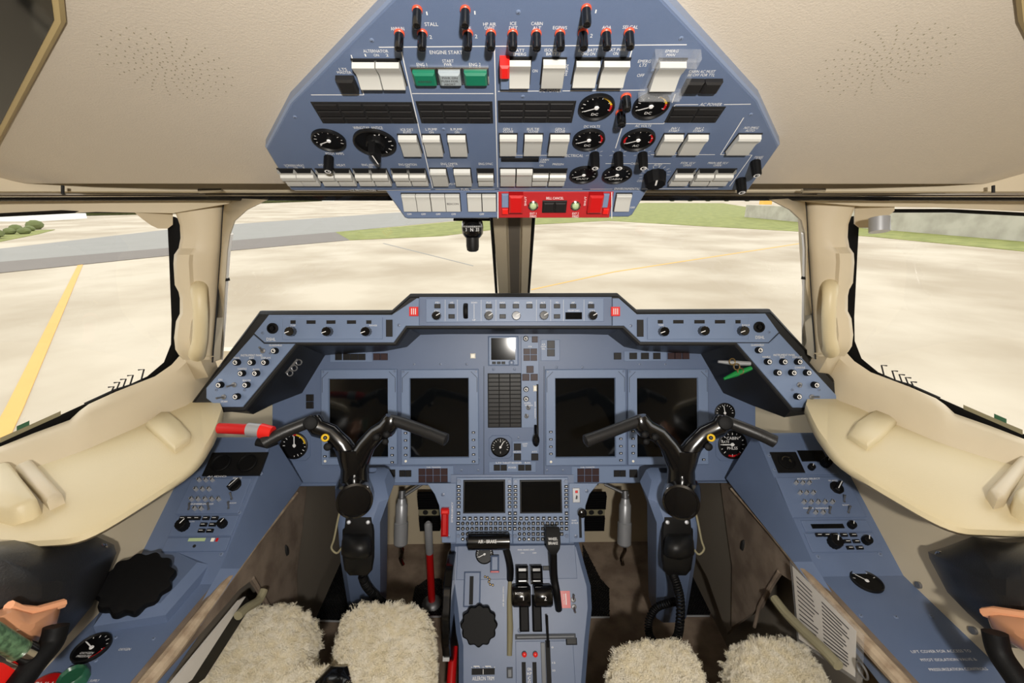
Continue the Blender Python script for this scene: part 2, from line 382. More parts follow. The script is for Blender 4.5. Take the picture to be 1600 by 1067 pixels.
# header rails and fascia
hx = [(-120, .60), (0, .665), (150, .745), (270, .785), (400, .80), (620, .80), (800, .80), (1000, .80), (1210, .80), (1345, .785), (1470, .745), (1620, .665), (1740, .60)]
low = [344, 338, 331, 333, 311, 311, 311, 311, 311, 322, 324, 331, 338]
hf = MB(); hf.loft([[at(x, y, d+.025) for (x, d), y in zip(hx, [k]*13)] for k in (270, 299)]+[[at(x, 303, d+.04) for x, d in hx], [at(x, y, d+.05) for (x, d), y in zip(hx, low)], [at(x, y+.5, d+.12) for (x, d), y in zip(hx, low)]])
trim_h = hf.build('trim_1', 'cream', smooth=60, label='cream header trim above the cockpit windows', cat='trim', kind='structure')
MB().tube([at(x, 304.5, d) for x, d in hx], .0035, 10).build('chrome_rail', 'chrome', trim_h, label='thin chrome rail')
MB().tube([at(x, 309.5, d+.004) for x, d in hx], .0045, 10).build('visor_track', 'gloss', trim_h, label='black sun visor track')
for x in (333, 1275): MB().tube([at(x-22, 298, .775), at(x+14, 297, .775)], [.004, .003], 8).build('visor_clip', 'chrome', trim_h, label='small chrome clip')
for x in (98, 1552): MB().tube([at(x, 290, .70), at(x, 303, .70)], .0022, 6).build('track_joint', 'dark', trim_h)

# centre post
CP = plane3((0, .955, 1.295), (1, .955, 1.295), (0, 1.40, 1.0))
def cpp(px, py, off): return CP.hit(px, py)-CP.n*off*(1 if CP.n.y > 0 else -1)
rows = []
for y, xs in ((296, (764, 768, 789, 792, 814, 817, 832, 838)), (520, (783, 785, 796, 799, 811, 813, 820, 822))):
    rows.append([cpp(x, y, o) for x, o in zip(xs, (-.02, .02, .025, .008, .008, .025, .02, -.02))])
post = MB().loft(rows).build('trim_2', 'wallcream', smooth=20, label='cream centre windshield post', cat='post', kind='structure')
MB().loft([[cpp(793, 296, .0095), cpp(813, 296, .0095)], [cpp(799.5, 520, .0095), cpp(810.5, 520, .0095)]]).build('post_insert', 'greypanel', post, label='grey centre strip of the post')
for a, b in (((766, 300), (780, 520)), ((835.5, 300), (821.5, 520))): MB().tube([cpp(*a, .012), cpp(*b, .012)], .004, 8).build('seal', 'rubber', post, label='black rubber seal')
# windows (left from pixels, right mirrored in X)
gl = [(419, 312), (387, 328), (368, 345), (361, 365), (357, 391), (353, 450), (350.6, 496), (347, 545), (346, 562)]
seam = [(352, 309), (350, 316), (348.5, 330), (347, 356), (345.5, 388), (341, 450), (337.5, 496), (333, 548), (332, 566)]
prow = [(300, 266, 352), (322, 270, 349), (343, 278, 348), (352, 281, 347), (372, 282, 346), (388, 279, 345), (398, 272, 344), (412, 271, 343), (445, 273, 341), (456, 279, 340.5), (466, 281, 340), (490, 281, 338), (502, 275, 337), (528, 272, 335), (546, 274, 333), (554, 279, 332.5), (562, 286, 332)]
swo = [(-160, 345), (0, 339), (120, 333), (215, 333), (240, 345), (262, 357), (264, 400), (266, 450), (268, 500), (267, 538), (256, 566), (230, 588), (190, 606), (130, 632), (60, 664), (0, 690), (-100, 735), (-160, 760)]
sill_t = [(-120, 748), (0, 698), (52, 677), (109, 656), (124, 642), (139, 631), (181, 612), (242, 588), (268, 570), (284, 552), (310, 556), (334, 556)]
sill_b = [(-120, 782), (0, 747), (50, 733), (95, 718), (115, 711), (140, 701), (210, 670), (262, 645), (290, 634), (318, 616), (334, 606), (346, 590)]
def toward(p, k): return p+(CAM-p).normalized()*k
def wl_strip(): return MB().loft([[PWL.hit(*p) for p in gl], [toward(PWL.hit(p[0]-2, p[1]), .018) for p in gl], [toward(PIL.hit(*p), .012) for p in seam], [PIL.hit(p[0]-1, p[1])+Vector((0, .03, 0)) for p in seam]])
def pillar():
    r_ = []
    for y, xl, xr in prow:
        bul = .014 if 396 < y < 548 else (-.012 if y > 558 else 0)
        cols = ((xl, -.03), (xl, .004), (xl+5, .012+bul*.6), (xl+24, .018+bul), (xl+30, .02+bul*.4), (xr-16, .02+bul*.3), (xr-5, .014), (xr-1, .006), (xr, -.02))
        r_.append([toward(PIL.hit(x, y), k) for x, k in cols])
    return MB().loft(r_)
def sill():
    r_ = [[], [], [], [], []]
    for (a, b) in zip(sill_t, sill_b):
        A = SWL.hit(*a); B = SHP.hit(*b)
        if a[0] > 290: A = PIL.hit(*a)
        B.z -= .004; r_[0].append(A+Vector((-.03, .03, -.02))); r_[1].append(toward(A, .02)); r_[2].append(toward(A.lerp(B, .2), .028)); r_[3].append(toward(A.lerp(B, .6), .014)); r_[4].append(B)
    return MB().loft(r_)
def seal():
    c = Vector((60, 500)); return MB().loft([[toward(SWL.hit(*p), .004) for p in swo], [toward(SWL.hit(p[0]+(10 if p[0] > 225 else 0), p[1]+(16 if p[1] > 560 else -3)), .006) for p in swo], [SWL.hit(p[0]+(34 if p[0] > 225 else 0), p[1]+(50 if p[1] > 560 else -6)) for p in swo]])
def glassfill(pl, pts): return MB().add([pl.hit(*p) for p in pts], [tuple(range(len(pts)))])
wsg = [(772, 305), (419, 305)]+[(x-3, y) for x, y in gl[1:]]+[(786, 640)]
for sd in (0, 1):
    M = (lambda m: mirx(m)) if sd else (lambda m: m)
    who = 'copilot' if sd else 'pilot'
    wn = M(wl_strip()).build('window_%d' % (1+2*sd), 'cream', smooth=50, label='cream frame and glass of the front windshield on the %s side' % who, cat='window', kind='structure')
    M(glassfill(PWL, wsg)).build('pane', 'window_glass', wn, smooth=0)
    M(MB().tube([toward(PIL.hit(*p), .014) for p in seam], .0016, 6)).build('seam_line', 'dark', wn)
    M(MB().tube([toward(PWL.hit(x+1, y), .004) for x, y in gl[3:]], .0025, 6)).build('edge_strip', 'white', wn, label='pale edge strip of the glass')
    M(MB().tube([toward(PWL.hit(*p), .01) for p in ((352, 437), (359, 436))], .003, 6)).build('stop_pin', 'black', wn)
    pn = M(pillar()).build('trim_%d' % (3+sd), 'cream', smooth=40, label='moulded cream window pillar with grab handle on the %s side' % who, cat='pillar', kind='structure')
    hp = smoothpath([toward(PIL.hit(311, 448), .012), toward(PIL.hit(311, 458), .045), toward(PIL.hit(313, 490), .058), toward(PIL.hit(312, 528), .052), toward(PIL.hit(309, 546), .04), toward(PIL.hit(308, 553), .012)], 6)
    n_ = len(hp); M(MB().tube(hp, [.0165-.004*math.sin(math.pi*i/(n_-1)) for i in range(n_)], 14)).build('grab_handle', 'leather', label='cream padded grab handle on the window pillar by the %s seat' % who, cat='handle', group='pillar grab handles')
    sn = M(seal()).build('window_%d' % (2+2*sd), 'rubber', smooth=40, label='side window with black rubber seal beside the %s seat' % who, cat='window', kind='structure')
    M(glassfill(SWL, swo)).build('pane', 'window_glass', sn, smooth=0)
    M(sill()).build('trim_%d' % (5+sd), 'cream', smooth=50, label='moulded cream window sill above the ledge on the %s side' % who, cat='sill', kind='structure')
    bk = [(208, 330), (222, 342), (236, 352), (247, 357), (262, 357), (270, 351), (270, 318), (208, 318)]
    bm = MB(); f_ = [toward(SWL.hit(*p), .05) for p in bk]; b_ = [toward(SWL.hit(*p), .005) for p in bk]; k = len(bk)
    bm.add(f_+b_, [tuple(range(k))]+[(i, k+i, k+(i+1) % k, (i+1) % k) for i in range(k)])
    vb = M(bm).build('visor_bracket', 'cream', smooth=30, label='cream sun visor bracket at the top of the %s side window' % who, cat='bracket', group='visor brackets')
    if sd:
        MB().tube([at(1374, 340, .80), at(1374, 362, .80)], .0155, 20).build('bracket_barrel', 'alu', vb, label='brushed silver barrel')
    hk = MB().tube([toward(SWL.hit(*p), .006) for p in ((132, 631), (180, 609), (238, 591))], .0022, 6)
    for bx_, by_, hh in ((222, 604, 27), (205, 608, 22), (194, 611, 19), (184, 614, 17), (175, 618, 14)):
        hk.tube([toward(SWL.hit(*p), .008) for p in ((bx_-4, by_), (bx_+3, by_-hh), (bx_-6, by_-hh+1))], .0015, 6)
    M(hk).build('hinge_wires', 'dark', sn, label='dark bent wire hooks along the lower glass edge')
    M(MB().loft([[toward(SWL.hit(*p), .007) for p in ((0, 684), (46, 664), (95, 642))], [toward(SWL.hit(*p), .007) for p in ((0, 692), (46, 671), (95, 649))]])).build('glass_edge_band', 'khaki', sn)
    M(MB().loft([[toward(SWL.hit(*p), .0085) for p in ((26, 666), (46, 657))], [toward(SWL.hit(*p), .0085) for p in ((26, 673), (46, 664))]])).build('sticker', 'greenknob', sn, label='small teal sticker on the glass edge')
    # padded ledge
    inner = [(348, 640), (338, 668), (326, 692), (296, 730), (215, 785), (130, 832), (60, 842), (-60, 846), (-160, 850)]
    outer = [(334, 606), (325, 612), (315, 618), (290, 634), (210, 670), (115, 711), (50, 733), (-60, 764), (-160, 790)]
    inner = [(p.x, p.y) for p in smoothpath([Vector((a, b, 0)) for a, b in inner], 5)]; outer = [(p.x, p.y) for p in smoothpath([Vector((a, b, 0)) for a, b in outer], 5)]
    lg = MB(); r_ = [[], [], [], [], []]
    for a, b in zip(inner, outer):
        A, B = SHP.hit(*a), SHP.hit(*b); B = B+(B-A).normalized()*.02; d = (A-B).normalized()
        r_[0].append(B); r_[1].append(A-d*.012); r_[2].append(A+Vector((0, 0, -.004))-d*.002); r_[3].append(A+Vector((0, 0, -.012))); r_[4].append(A-d*.012+Vector((0, 0, -.022)))
    r_.append([B_-Vector((0, 0, .022)) for B_ in r_[0]])
    lg.loft(r_)
    M(lg).build('padded_ledge', 'leather', smooth=50, label='cream leather padded ledge below the %s side window' % who, cat='ledge', group='padded side ledges')
    def pad(pts, m, nm, lab, h=.012):
        q = [SHP.hit(*p) for p in pts]
        return M(MB().prism([(p.x, p.y) for p in q], ZSH-.001, ZSH+h, .005)).build(nm, m, smooth=60, label=lab, cat='pad')
    if not sd:
        pad([(228, 668), (252, 650), (268, 650), (284, 664), (299, 682), (297, 692), (275, 709)], 'leather', 'ledge_cushion', 'small cream cushion pad on the pilot side ledge near the pillar')
        pad([(-60, 760), (22, 744), (30, 754), (50, 780), (66, 802), (52, 812), (20, 822), (-40, 806)], 'leather', 'elbow_rest', 'rounded cream elbow rest pad at the aft end of the pilot side ledge', .03)
        pad([(28, 742), (54, 731), (102, 786), (78, 798)], 'wallcream', 'rest_hinge', 'cream hinged bar beside the pilot elbow rest', .02)
    else:
        mq = lambda pts: [(1600-x, y) for x, y in pts]
        def padr(pts, m, nm, lab, h):
            q = [SHP.hit(*p) for p in pts]; return MB().prism([(p.x, p.y) for p in q], ZSH-.001, ZSH+h, .005).build(nm, m, smooth=60, label=lab, cat='pad')
        padr([(1324, 685), (1335, 666), (1365, 646), (1380, 648), (1400, 664), (1376, 688), (1354, 704)], 'leather', 'ledge_cushion', 'small cream cushion pad on the copilot side ledge near the pillar', .012)
        padr([(1578, 790), (1604, 768), (1680, 742), (1680, 815), (1600, 818), (1580, 805)], 'leather', 'elbow_rest', 'rounded cream elbow rest pad at the aft end of the copilot side ledge', .03)
        padr([(1540, 778), (1590, 724), (1606, 732), (1568, 792), (1552, 796)], 'wallcream', 'rest_hinge', 'cream hinged bar beside the copilot elbow rest', .02)
# ------------------------------------------------------------------ panel part helpers (all in the local frame of a panel)
def P_rocker(F, par, x0, y0, x1, y1, kind='wave', col_='rocker', h=.009):
    u0, v0, u1, v1 = F.rect(x0, y0, x1, y1); H = v1-v0; mb = MB()
    mb.mt(1).box(u0-.0012, v0-.0012, 0, u1+.0012, v1+.0012, .0016); mb.mt(0)
    pr = {'wave': [(0, .2), (.03, .85), (.08, .92), (.46, .5), (.6, .52), (.74, .75), (.97, 1), (1, .3)],
          'flat': [(0, .2), (.03, .8), (.08, .85), (.6, .6), (.82, .75), (.88, .86), (.97, .72), (1, .1)],
          'step': [(0, .2), (.03, .75), (.08, .8), (.45, .5), (.5, .95), (.56, 1), (.74, .92), (.78, .5), (1, .72)]}[kind]
    mb.loft([[(u, v0+t*H, .0012+n*h) for t, n in pr] for u in (u0, u1)])
    for u in (u0, u1): mb.add([(u, v0+t*H, .0012+n*h) for t, n in pr]+[(u, v1, .001), (u, v0, .001)], [tuple(range(len(pr)+2))])
    return mb.build('rocker_switch', [col_, 'dark'], par, smooth=28)
def P_box(F, par, name, x0, y0, x1, y1, m, h=.004, c=.001, n0=0.0, **kw):
    u0, v0, u1, v1 = F.rect(x0, y0, x1, y1); return MB().box(u0, v0, n0, u1, v1, h, c).build(name, m, par, smooth=25, **kw)
def P_grid(F, par, name, x0, y0, x1, y1, nc, nr, m, h=.003, gap=.0011, well=True):
    u0, v0, u1, v1 = F.rect(x0, y0, x1, y1); cw, ch = (u1-u0)/nc, (v1-v0)/nr
    if well: MB().box(u0-.0015, v0-.0015, 0, u1+.0015, v1+.0015, .0012).build(name+'_well', 'dark', par, smooth=0)
    me = None
    for r in range(nr):
        for c in range(nc):
            loc = (u0+cw*(c+.5), v0+ch*(r+.5), 0)
            if me is None:
                o = MB().box(-cw/2+gap, -ch/2+gap, 0, cw/2-gap, ch/2-gap, h, .0006).build(name, m, par, smooth=25, loc=loc); me = o.data
            else: link(name, me, par, loc)
def P_knob(F, par, px, py, rpx, length, name='knob', m='rubber', ring=True, taper=.92, mark=None, seg=24):
    u, v = F.uv(px, py); r = F.rad(px, py, rpx); mb = MB()
    mb.lathe(u, v, [(r, 0), (r, length*.3), (r*taper, length-.001), (r*taper-.001, length)], seg, scallop=12, amp=.07)
    if ring: mb.mt(1).ring(u, v, length+.0003, r*.42, r*.66, seg=20).line((u, v), (u+r*.5, v+r*.3), r*.22, length+.0003)
    if mark is not None: mb.mt(1).line((u, v), (u+r*.9*math.cos(R(mark)), v+r*.9*math.sin(R(mark))), r*.16, length+.0004)
    return mb.build(name, [m, 'white'], par, smooth=30)
def P_pointer(F, par, px, py, rpx, h, ang, name='rotary_knob'):
    u, v = F.uv(px, py); r = F.rad(px, py, rpx); mb = MB(); mb.lathe(u, v, [(r, 0), (r, h*.35), (r*.86, h*.42)], 24, scallop=16, amp=.05)
    a = R(ang); d = Vector((math.cos(a), math.sin(a))); q = Vector((-d.y, d.x)); c = Vector((u, v)); wd = r*.34
    pl = [c-d*r*.9-q*wd, c+d*r*1.0-q*wd*.7, c+d*r*1.0+q*wd*.7, c-d*r*.9+q*wd]
    mb.prism([tuple(p) for p in pl], h*.3, h, .002); mb.mt(1).line(tuple(c-d*r*.6), tuple(c+d*r*.98), r*.12, h+.0004)
    return mb.build(name, ['rubber', 'white'], par, smooth=30)
def P_screws(F, par, pts, rpx=3, m='blue_rim'):
    me = None
    for px, py in pts:
        u, v = F.uv(px, py); r = F.rad(px, py, rpx)
        if me is None: o = MB().lathe(0, 0, [(r, 0), (r*.9, .001), (r*.55, .0014)], 14).mt(1).line((-r*.4, -r*.1), (r*.4, r*.1), r*.22, .0016).build('screw', [m, 'dark'], par, loc=(u, v, 0)); me = o.data
        else: link('screw', me, par, (u, v, 0), random.random()*3)
def P_toggle(F, par, px, py, rpx=3, ang=60, n=.012, m='silver'):
    u, v = F.uv(px, py); r = F.rad(px, py, rpx); mb = MB().lathe(u, v, [(r, 0), (r, .002), (r*.6, .003)], 12)
    d = Vector((math.cos(R(ang))*.5, math.sin(R(ang))*.5, .85)).normalized(); p = Vector((u, v, .002)); mb.tube([p, p+d*n*.5, p+d*n], [r*.28, r*.34, r*.42], 8)
    return mb.build('toggle_switch', m, par)
def P_gauge(F, par, px, py, rpx, ticks=(215, -35, 9), needle=205, arcs=(), texts=(), square=None, depth=.004, lab=None, name='gauge'):
    u, v = F.uv(px, py); r = F.rad(px, py, rpx); mb = MB()
    if square:
        k = r*square; c = k*.28; mb.mt(2).prism([(u-k+c, v-k), (u+k-c, v-k), (u+k, v-k+c), (u+k, v+k-c), (u+k-c, v+k), (u-k+c, v+k), (u-k, v+k-c), (u-k, v-k+c)], 0, .003, .001)
    if square: depth += .004
    mb.mt(0).lathe(u, v, [(r*1.0, 0), (r*1.0, depth), (r*.93, depth+.001), (r*.88, depth*.6)], 40, cap=False).mt(1).disc(u, v, depth*.55, r*.9, 40)
    gb = mb.build(name, ['black', 'glassdial', 'blue'], par, label=lab); n = depth*.55+.0005; mk = MB()
    a0, a1, nt = ticks
    for i in range(nt):
        a = R(a0+(a1-a0)*i/(nt-1)); ln = .16 if i % 2 == 0 else .1
        mk.line((u+r*.84*math.cos(a), v+r*.84*math.sin(a)), (u+r*(.84-ln)*math.cos(a), v+r*(.84-ln)*math.sin(a)), r*.045, n)
    for (b0, b1, ci) in arcs: mk.mt(ci).ring(u, v, n, r*.74, r*.86, b0, b1, 16)
    mk.mt(0)
    for (st, dx, dy, h) in texts: mk.text(st, u+dx*r, v+dy*r, None, h*r, n)
    mk.build('dial_markings', ['white', 'red', 'yellow'], gb, smooth=0)
    a = R(needle); nd = MB().line((u-r*.15*math.cos(a), v-r*.15*math.sin(a)), (u+r*.7*math.cos(a), v+r*.7*math.sin(a)), r*.07, n+.0008).lathe(u, v, [(r*.13, n), (r*.11, n+.0014)], 14)
    nd.build('needle', 'white', gb); return gb
class Lettering:
    def __init__(s, F, par, m='white', n=.0006): s.F, s.par, s.mb, s.m, s.n = F, par, MB(), m, n
    def t(s, st, px, py, w=None, h=4.5, rot=0):
        u, v = s.F.uv(px, py); hv = s.F.uv(px, py-h/2)[1]-s.F.uv(px, py+h/2)[1]; wd = None if w is None else s.F.rad(px, py, w/2)*2
        s.mb.text(st, u, v, wd, hv*.95, s.n, rot); return s
    def l(s, *pts, w=.0011):
        q = [s.F.uv(*p) for p in pts]
        for a, b in zip(q, q[1:]): s.mb.line(a, b, w, s.n)
        return s
    def done(s, name='lettering'): return s.mb.build(name, s.m, s.par, smooth=0, kind='stuff')

# ------------------------------------------------------------------ overhead panel
ohp = thing('overhead_panel', 'blue-grey overhead switch panel with white rocker switches and round gauges', 'switch panel', OH.mat)
out = [(655, -45), (609, 0), (452, 161), (414, 232), (454, 298), (1170, 298), (1219, 228), (1186, 157), (1040, 0), (990, -55)]
q = OH.poly(out)
MB().prism(q, -.015, -.001, .002).build('panel_base', 'blue_rim', ohp, smooth=20)
ar = sum(q[i][0]*q[(i+1) % len(q)][1]-q[(i+1) % len(q)][0]*q[i][1] for i in range(len(q))); qq = q if ar > 0 else q[::-1]
MB().prism(inset(qq, .0035), -.004, .0005).build('face_plate', 'blue', ohp, smooth=20)
for r_ in [(558, 92, 592, 131), (594, 92, 629, 131), (796, 89, 828, 129), (897, 90, 933, 128), (939, 90, 978, 128), (1022, 91, 1062, 134)]: P_rocker(OH, ohp, *r_, 'wave')
P_rocker(OH, ohp, 847, 90, 881, 129, 'flat')
for r_ in [(627, 209, 655, 237), (664, 209, 690, 237), (702, 209, 729, 237), (781, 208, 807, 236), (819, 208, 846, 236), (858, 208, 887, 236), (1031, 208, 1060, 235), (1067, 208, 1098, 235), (1144, 208, 1178, 235), (675, 262, 699, 284), (711, 262, 736, 284), (782, 262, 805, 284), (807, 262, 831, 284)]: P_rocker(OH, ohp, *r_, 'flat')
for x0, x1 in [(443, 467), (468, 494), (501, 525), (527, 552), (558, 582), (584, 608), (616, 640), (642, 667), (747, 771), (832, 856), (858, 883), (1051, 1079), (1085, 1111), (1113, 1141)]: P_rocker(OH, ohp, x0, 263, x1, 284, 'step')
P_box(OH, ohp, 'switch_guard_tab', 781, 86, 796, 107, 'redbright', .014, .002); P_box(OH, ohp, 'guard_latch', 782, 108, 796, 132, 'blue_light', .007, .001)
u0, v0, u1, v1 = OH.rect(1010, 76, 1078, 144)
MB().box(u0, v0, .0, u0+.007, v1, .014, .002).box(u1-.007, v0, .0, u1, v1, .014, .002).box(u0, v0, 0, u1, v0+.006, .014, .002).box(u0, v1-.012, 0, u1, v1, .014, .002).build('clear_switch_guard', 'clear', ohp, label='clear plastic guard frame')
for x0, x1, m in [(645, 683, 'green'), (684.5, 722, 'greengrey'), (724, 763, 'green')]:
    P_box(OH, ohp, 'start_button_bezel', x0-1, 103, x1+1, 129, 'chrome', .003, .001); P_box(OH, ohp, 'start_button', x0+2, 106, x1-2, 126, m, .008, .002)
P_box(OH, ohp, 'push_button', 529, 117, 557, 138, 'annun', .008, .002)
for x0, x1 in ((1068, 1096), (1097, 1124)): P_box(OH, ohp, 'push_button', x0, 122, x1, 140, 'annun', .007, .002)
P_grid(OH, ohp, 'annunciator', 497, 160, 646, 190, 4, 3, 'annun'); P_grid(OH, ohp, 'annunciator', 656, 159, 768, 190, 3, 3, 'annun')
P_grid(OH, ohp, 'annunciator', 780, 158, 895, 189, 3, 3, 'annun'); P_grid(OH, ohp, 'annunciator', 1046, 167, 1124, 189, 2, 2, 'annun')
P_gauge(OH, ohp, 514, 217, 26, (215, -20, 11), 205); P_gauge(OH, ohp, 586, 221, 33, (60, -110, 8), 75, name='timer_dial')
P_gauge(OH, ohp, 932, 165, 28, (205, -15, 11), 203, [(70, 15, 2), (15, -20, 1)], [('DC', 0, -.55, .2)])
P_gauge(OH, ohp, 1017, 163, 28, (205, -15, 11), 203, [(70, 15, 2), (15, -20, 1)], [('DC', 0, -.55, .2)])
P_gauge(OH, ohp, 920, 216, 25, (205, -15, 9), 203, [(40, -20, 1)], [('DC', 0, -.55, .2)])
P_gauge(OH, ohp, 997, 216, 26, (205, -15, 9), 203, [(40, -20, 1), (200, 160, 1)], [('AC', 0, -.55, .2)])
P_gauge(OH, ohp, 912, 271, 22, (205, -15, 9), 203, (), [('DUCT', 0, -.5, .22)]); P_gauge(OH, ohp, 964, 271, 23, (205, -15, 9), 203, (), [('CABIN', 0, -.5, .22)])
P_pointer(OH, ohp, 587, 217, 15, .028, -83, 'timer_knob')
P_knob(OH, ohp, 1023, 272, 17, .018, 'selector_knob', ring=False, mark=100)
for px, py in ((514, 245), (929, 240), (966, 240), (1004, 240), (1180, 252), (1157, 280)): P_knob(OH, ohp, px, py, 7.5, .022, 'small_knob')
for px, py in ((652, 14), (727, 14), (916, 12), (624, 51), (660, 51), (731, 51), (767, 51), (801, 51), (838, 51), (875, 51), (911, 50), (947, 50), (983, 49), (978, 150), (970, 175)):
    u, v = OH.uv(px, py); r = OH.rad(px, py, 7.5)
    b = MB().lathe(u, v, [(r*.95, 0), (r*.95, .016), (r*.8, .0185), (r*.4, .0195)], 18).build('test_button', 'gloss', ohp, label='black plunger with orange collar')
    MB().lathe(u, v, [(r*1.1, 0), (r*1.1, .002), (r*.96, .0028)], 18).build('collar', 'orange', b)
P_screws(OH, ohp, [(581, 62), (461, 182), (810, 18), (817, 150), (1064, 59), (1173, 178), (693, 201), (961, 200), (1020, 110)], 4)
LT = Lettering(OH, ohp)
LT.l((592, 73), (1073, 69)).l((626.5, 76), (676, 293)).l((772.6, 75), (777.6, 292)).l((548.7, 85), (568.5, 147.5), (486, 147.5)).l((644, 145.5), (771, 145.5)).l((778, 142), (842, 141.5)).l((879, 141.3), (1008, 140)).l((989, 71), (971, 138))
LT.l((976, 192.6), (1037, 192.6), (1055, 163), (1091, 162.7)).l((1131, 162.7), (1173, 162)).l((1055, 146), (1050, 160)).l((973, 195), (961.6, 231)).l((782, 242), (877, 242)).l((1017, 241), (1117, 241)).l((1162, 183), (1125.7, 241), (1175, 241.7), (1140, 290.5))
LT.l((460, 297), (545, 297)).l((590, 297), (673, 296)).l((680, 295.5), (718, 295.5)).l((736, 295.5), (773, 295)).l((780, 295), (910, 295)).l((922, 295), (957, 295)).l((1003, 294.5), (1122, 293.5)).l((946, 255), (985, 255)).l((1003, 255), (1048, 255))
for a in [('ANNUN', 621, 44, 21, 6), ('STALL', 674, 37, 21, 6), ('FIRE', 729, 44, 14, 6), ('HP AIR', 765, 37, 20, 5.5), ('OVHT', 765, 43, 16, 5.5), ('ICE', 802, 36, 10, 5.5), ('DET', 802, 43, 13, 5.5), ('CABIN', 839, 36, 18, 5.5), ('ALT', 839, 43, 13, 5.5), ('EGPWS', 875, 42.5, 22, 5.5), ('MMO', 911, 42, 14, 5.5), ('AOA', 948, 42, 14, 5.5), ('SELCAL', 985, 41.5, 24, 5.5), ('1', 667, 20, 2, 6), ('2', 673, 57, 4, 6), ('1', 742, 19, 2, 6), ('2', 744, 56, 4, 6), ('1', 931, 17, 2, 6), ('2', 924, 55, 4, 6),
          ('ALTERNATOR', 587, 79, 39, 5), ('1', 571, 85.5, 2, 4.5), ('ON', 588, 85.5, 8, 4.5), ('2', 605, 85.5, 4, 4.5), ('LTS', 536, 107.5, 12, 4.5), ('MASTER', 538, 112.5, 22, 4.5), ('OFF', 602, 136, 11, 4.5), ('ENGINE START', 697, 81, 51, 6), ('ENG 1', 659, 100, 16, 5), ('START', 700, 94.5, 18, 5), ('PWR', 700, 100, 12, 5), ('ENG 2', 742, 100, 18, 5), ('BATT', 811, 78, 17, 5), ('EMERG', 812, 84, 20, 5), ('ON', 836, 110, 8, 5), ('OFF', 810, 134.5, 11, 4.5), ('ISOLATE', 864, 77.5, 26, 5), ('BATT 1', 864, 83.5, 21, 5), ('BATT 2', 859, 134.5, 21, 4.5), ('EXT BATT', 919, 77.5, 30, 5), ('CHG ON', 919, 83.5, 22, 5), ('EXT PWR', 964, 77, 27, 5), ('ON', 962, 83, 8, 5), ('OFF', 910, 134.5, 11, 4.5), ('OFF', 951, 134.5, 11, 4.5), ('EMERG', 1050, 79, 20, 4.5), ('MAN', 1048, 85, 13, 4.5), ('EMERG', 1007, 95, 20, 5), ('LTS', 1005, 101, 11, 5), ('OFF', 1001, 117, 11, 5), ('CABIN AC MUST', 1097, 111, 41, 4.5), ('BE OFF FOR TTL', 1096, 116.5, 42, 4.5), ('DC POWER', 860, 141, 34, 5), ('AC POWER', 1111, 162.5, 34, 5),
          ('WING/TAIL ANTICE', 575, 199, 46, 4.5), ('ICE DET', 636, 202, 20, 4), ('AUTO', 636, 206, 13, 3.6), ('L PUMP', 674, 201.5, 18, 4), ('ON', 674, 206, 7, 3.6), ('EMERG', 682, 240.5, 15, 3.6), ('R PUMP', 713, 201.5, 18, 4), ('ON', 714, 206, 7, 3.6), ('EMERG', 718, 240.5, 15, 3.6), ('GEN 1', 793, 201, 14, 4), ('CLOSE', 794, 205, 16, 3.6), ('TRIP', 794, 239.5, 10, 3.6), ('BUS TIE', 833, 201, 19, 4), ('CLOSE', 833, 205, 16, 3.6), ('OPEN', 831, 239.5, 12, 3.6), ('GEN 2', 875, 201, 15, 4), ('CLOSE', 875, 205, 16, 3.6), ('TRIP', 869, 239.5, 10, 3.6), ('DC VOLTS', 925, 197, 25, 4), ('AC VOLTS', 1005, 196, 25, 4), ('INV 1', 1055, 200, 12, 4), ('START', 1053, 204, 16, 3.6), ('STOP', 1038, 239.5, 13, 3.6), ('INV 2', 1093, 200, 13, 4), ('START', 1091, 204, 16, 3.6), ('STOP', 1073, 239.5, 13, 3.6), ('NO SMKG', 1174, 199, 22, 4), ('AUTO', 1172, 203.5, 14, 3.6), ('OFF', 1183, 221.5, 9, 4), ('ON', 1149, 238.5, 6, 3.5), ('ELECTRICAL', 895, 242.5, 33, 4.5), ('PITOT AMPS', 523, 239.5, 28, 4),
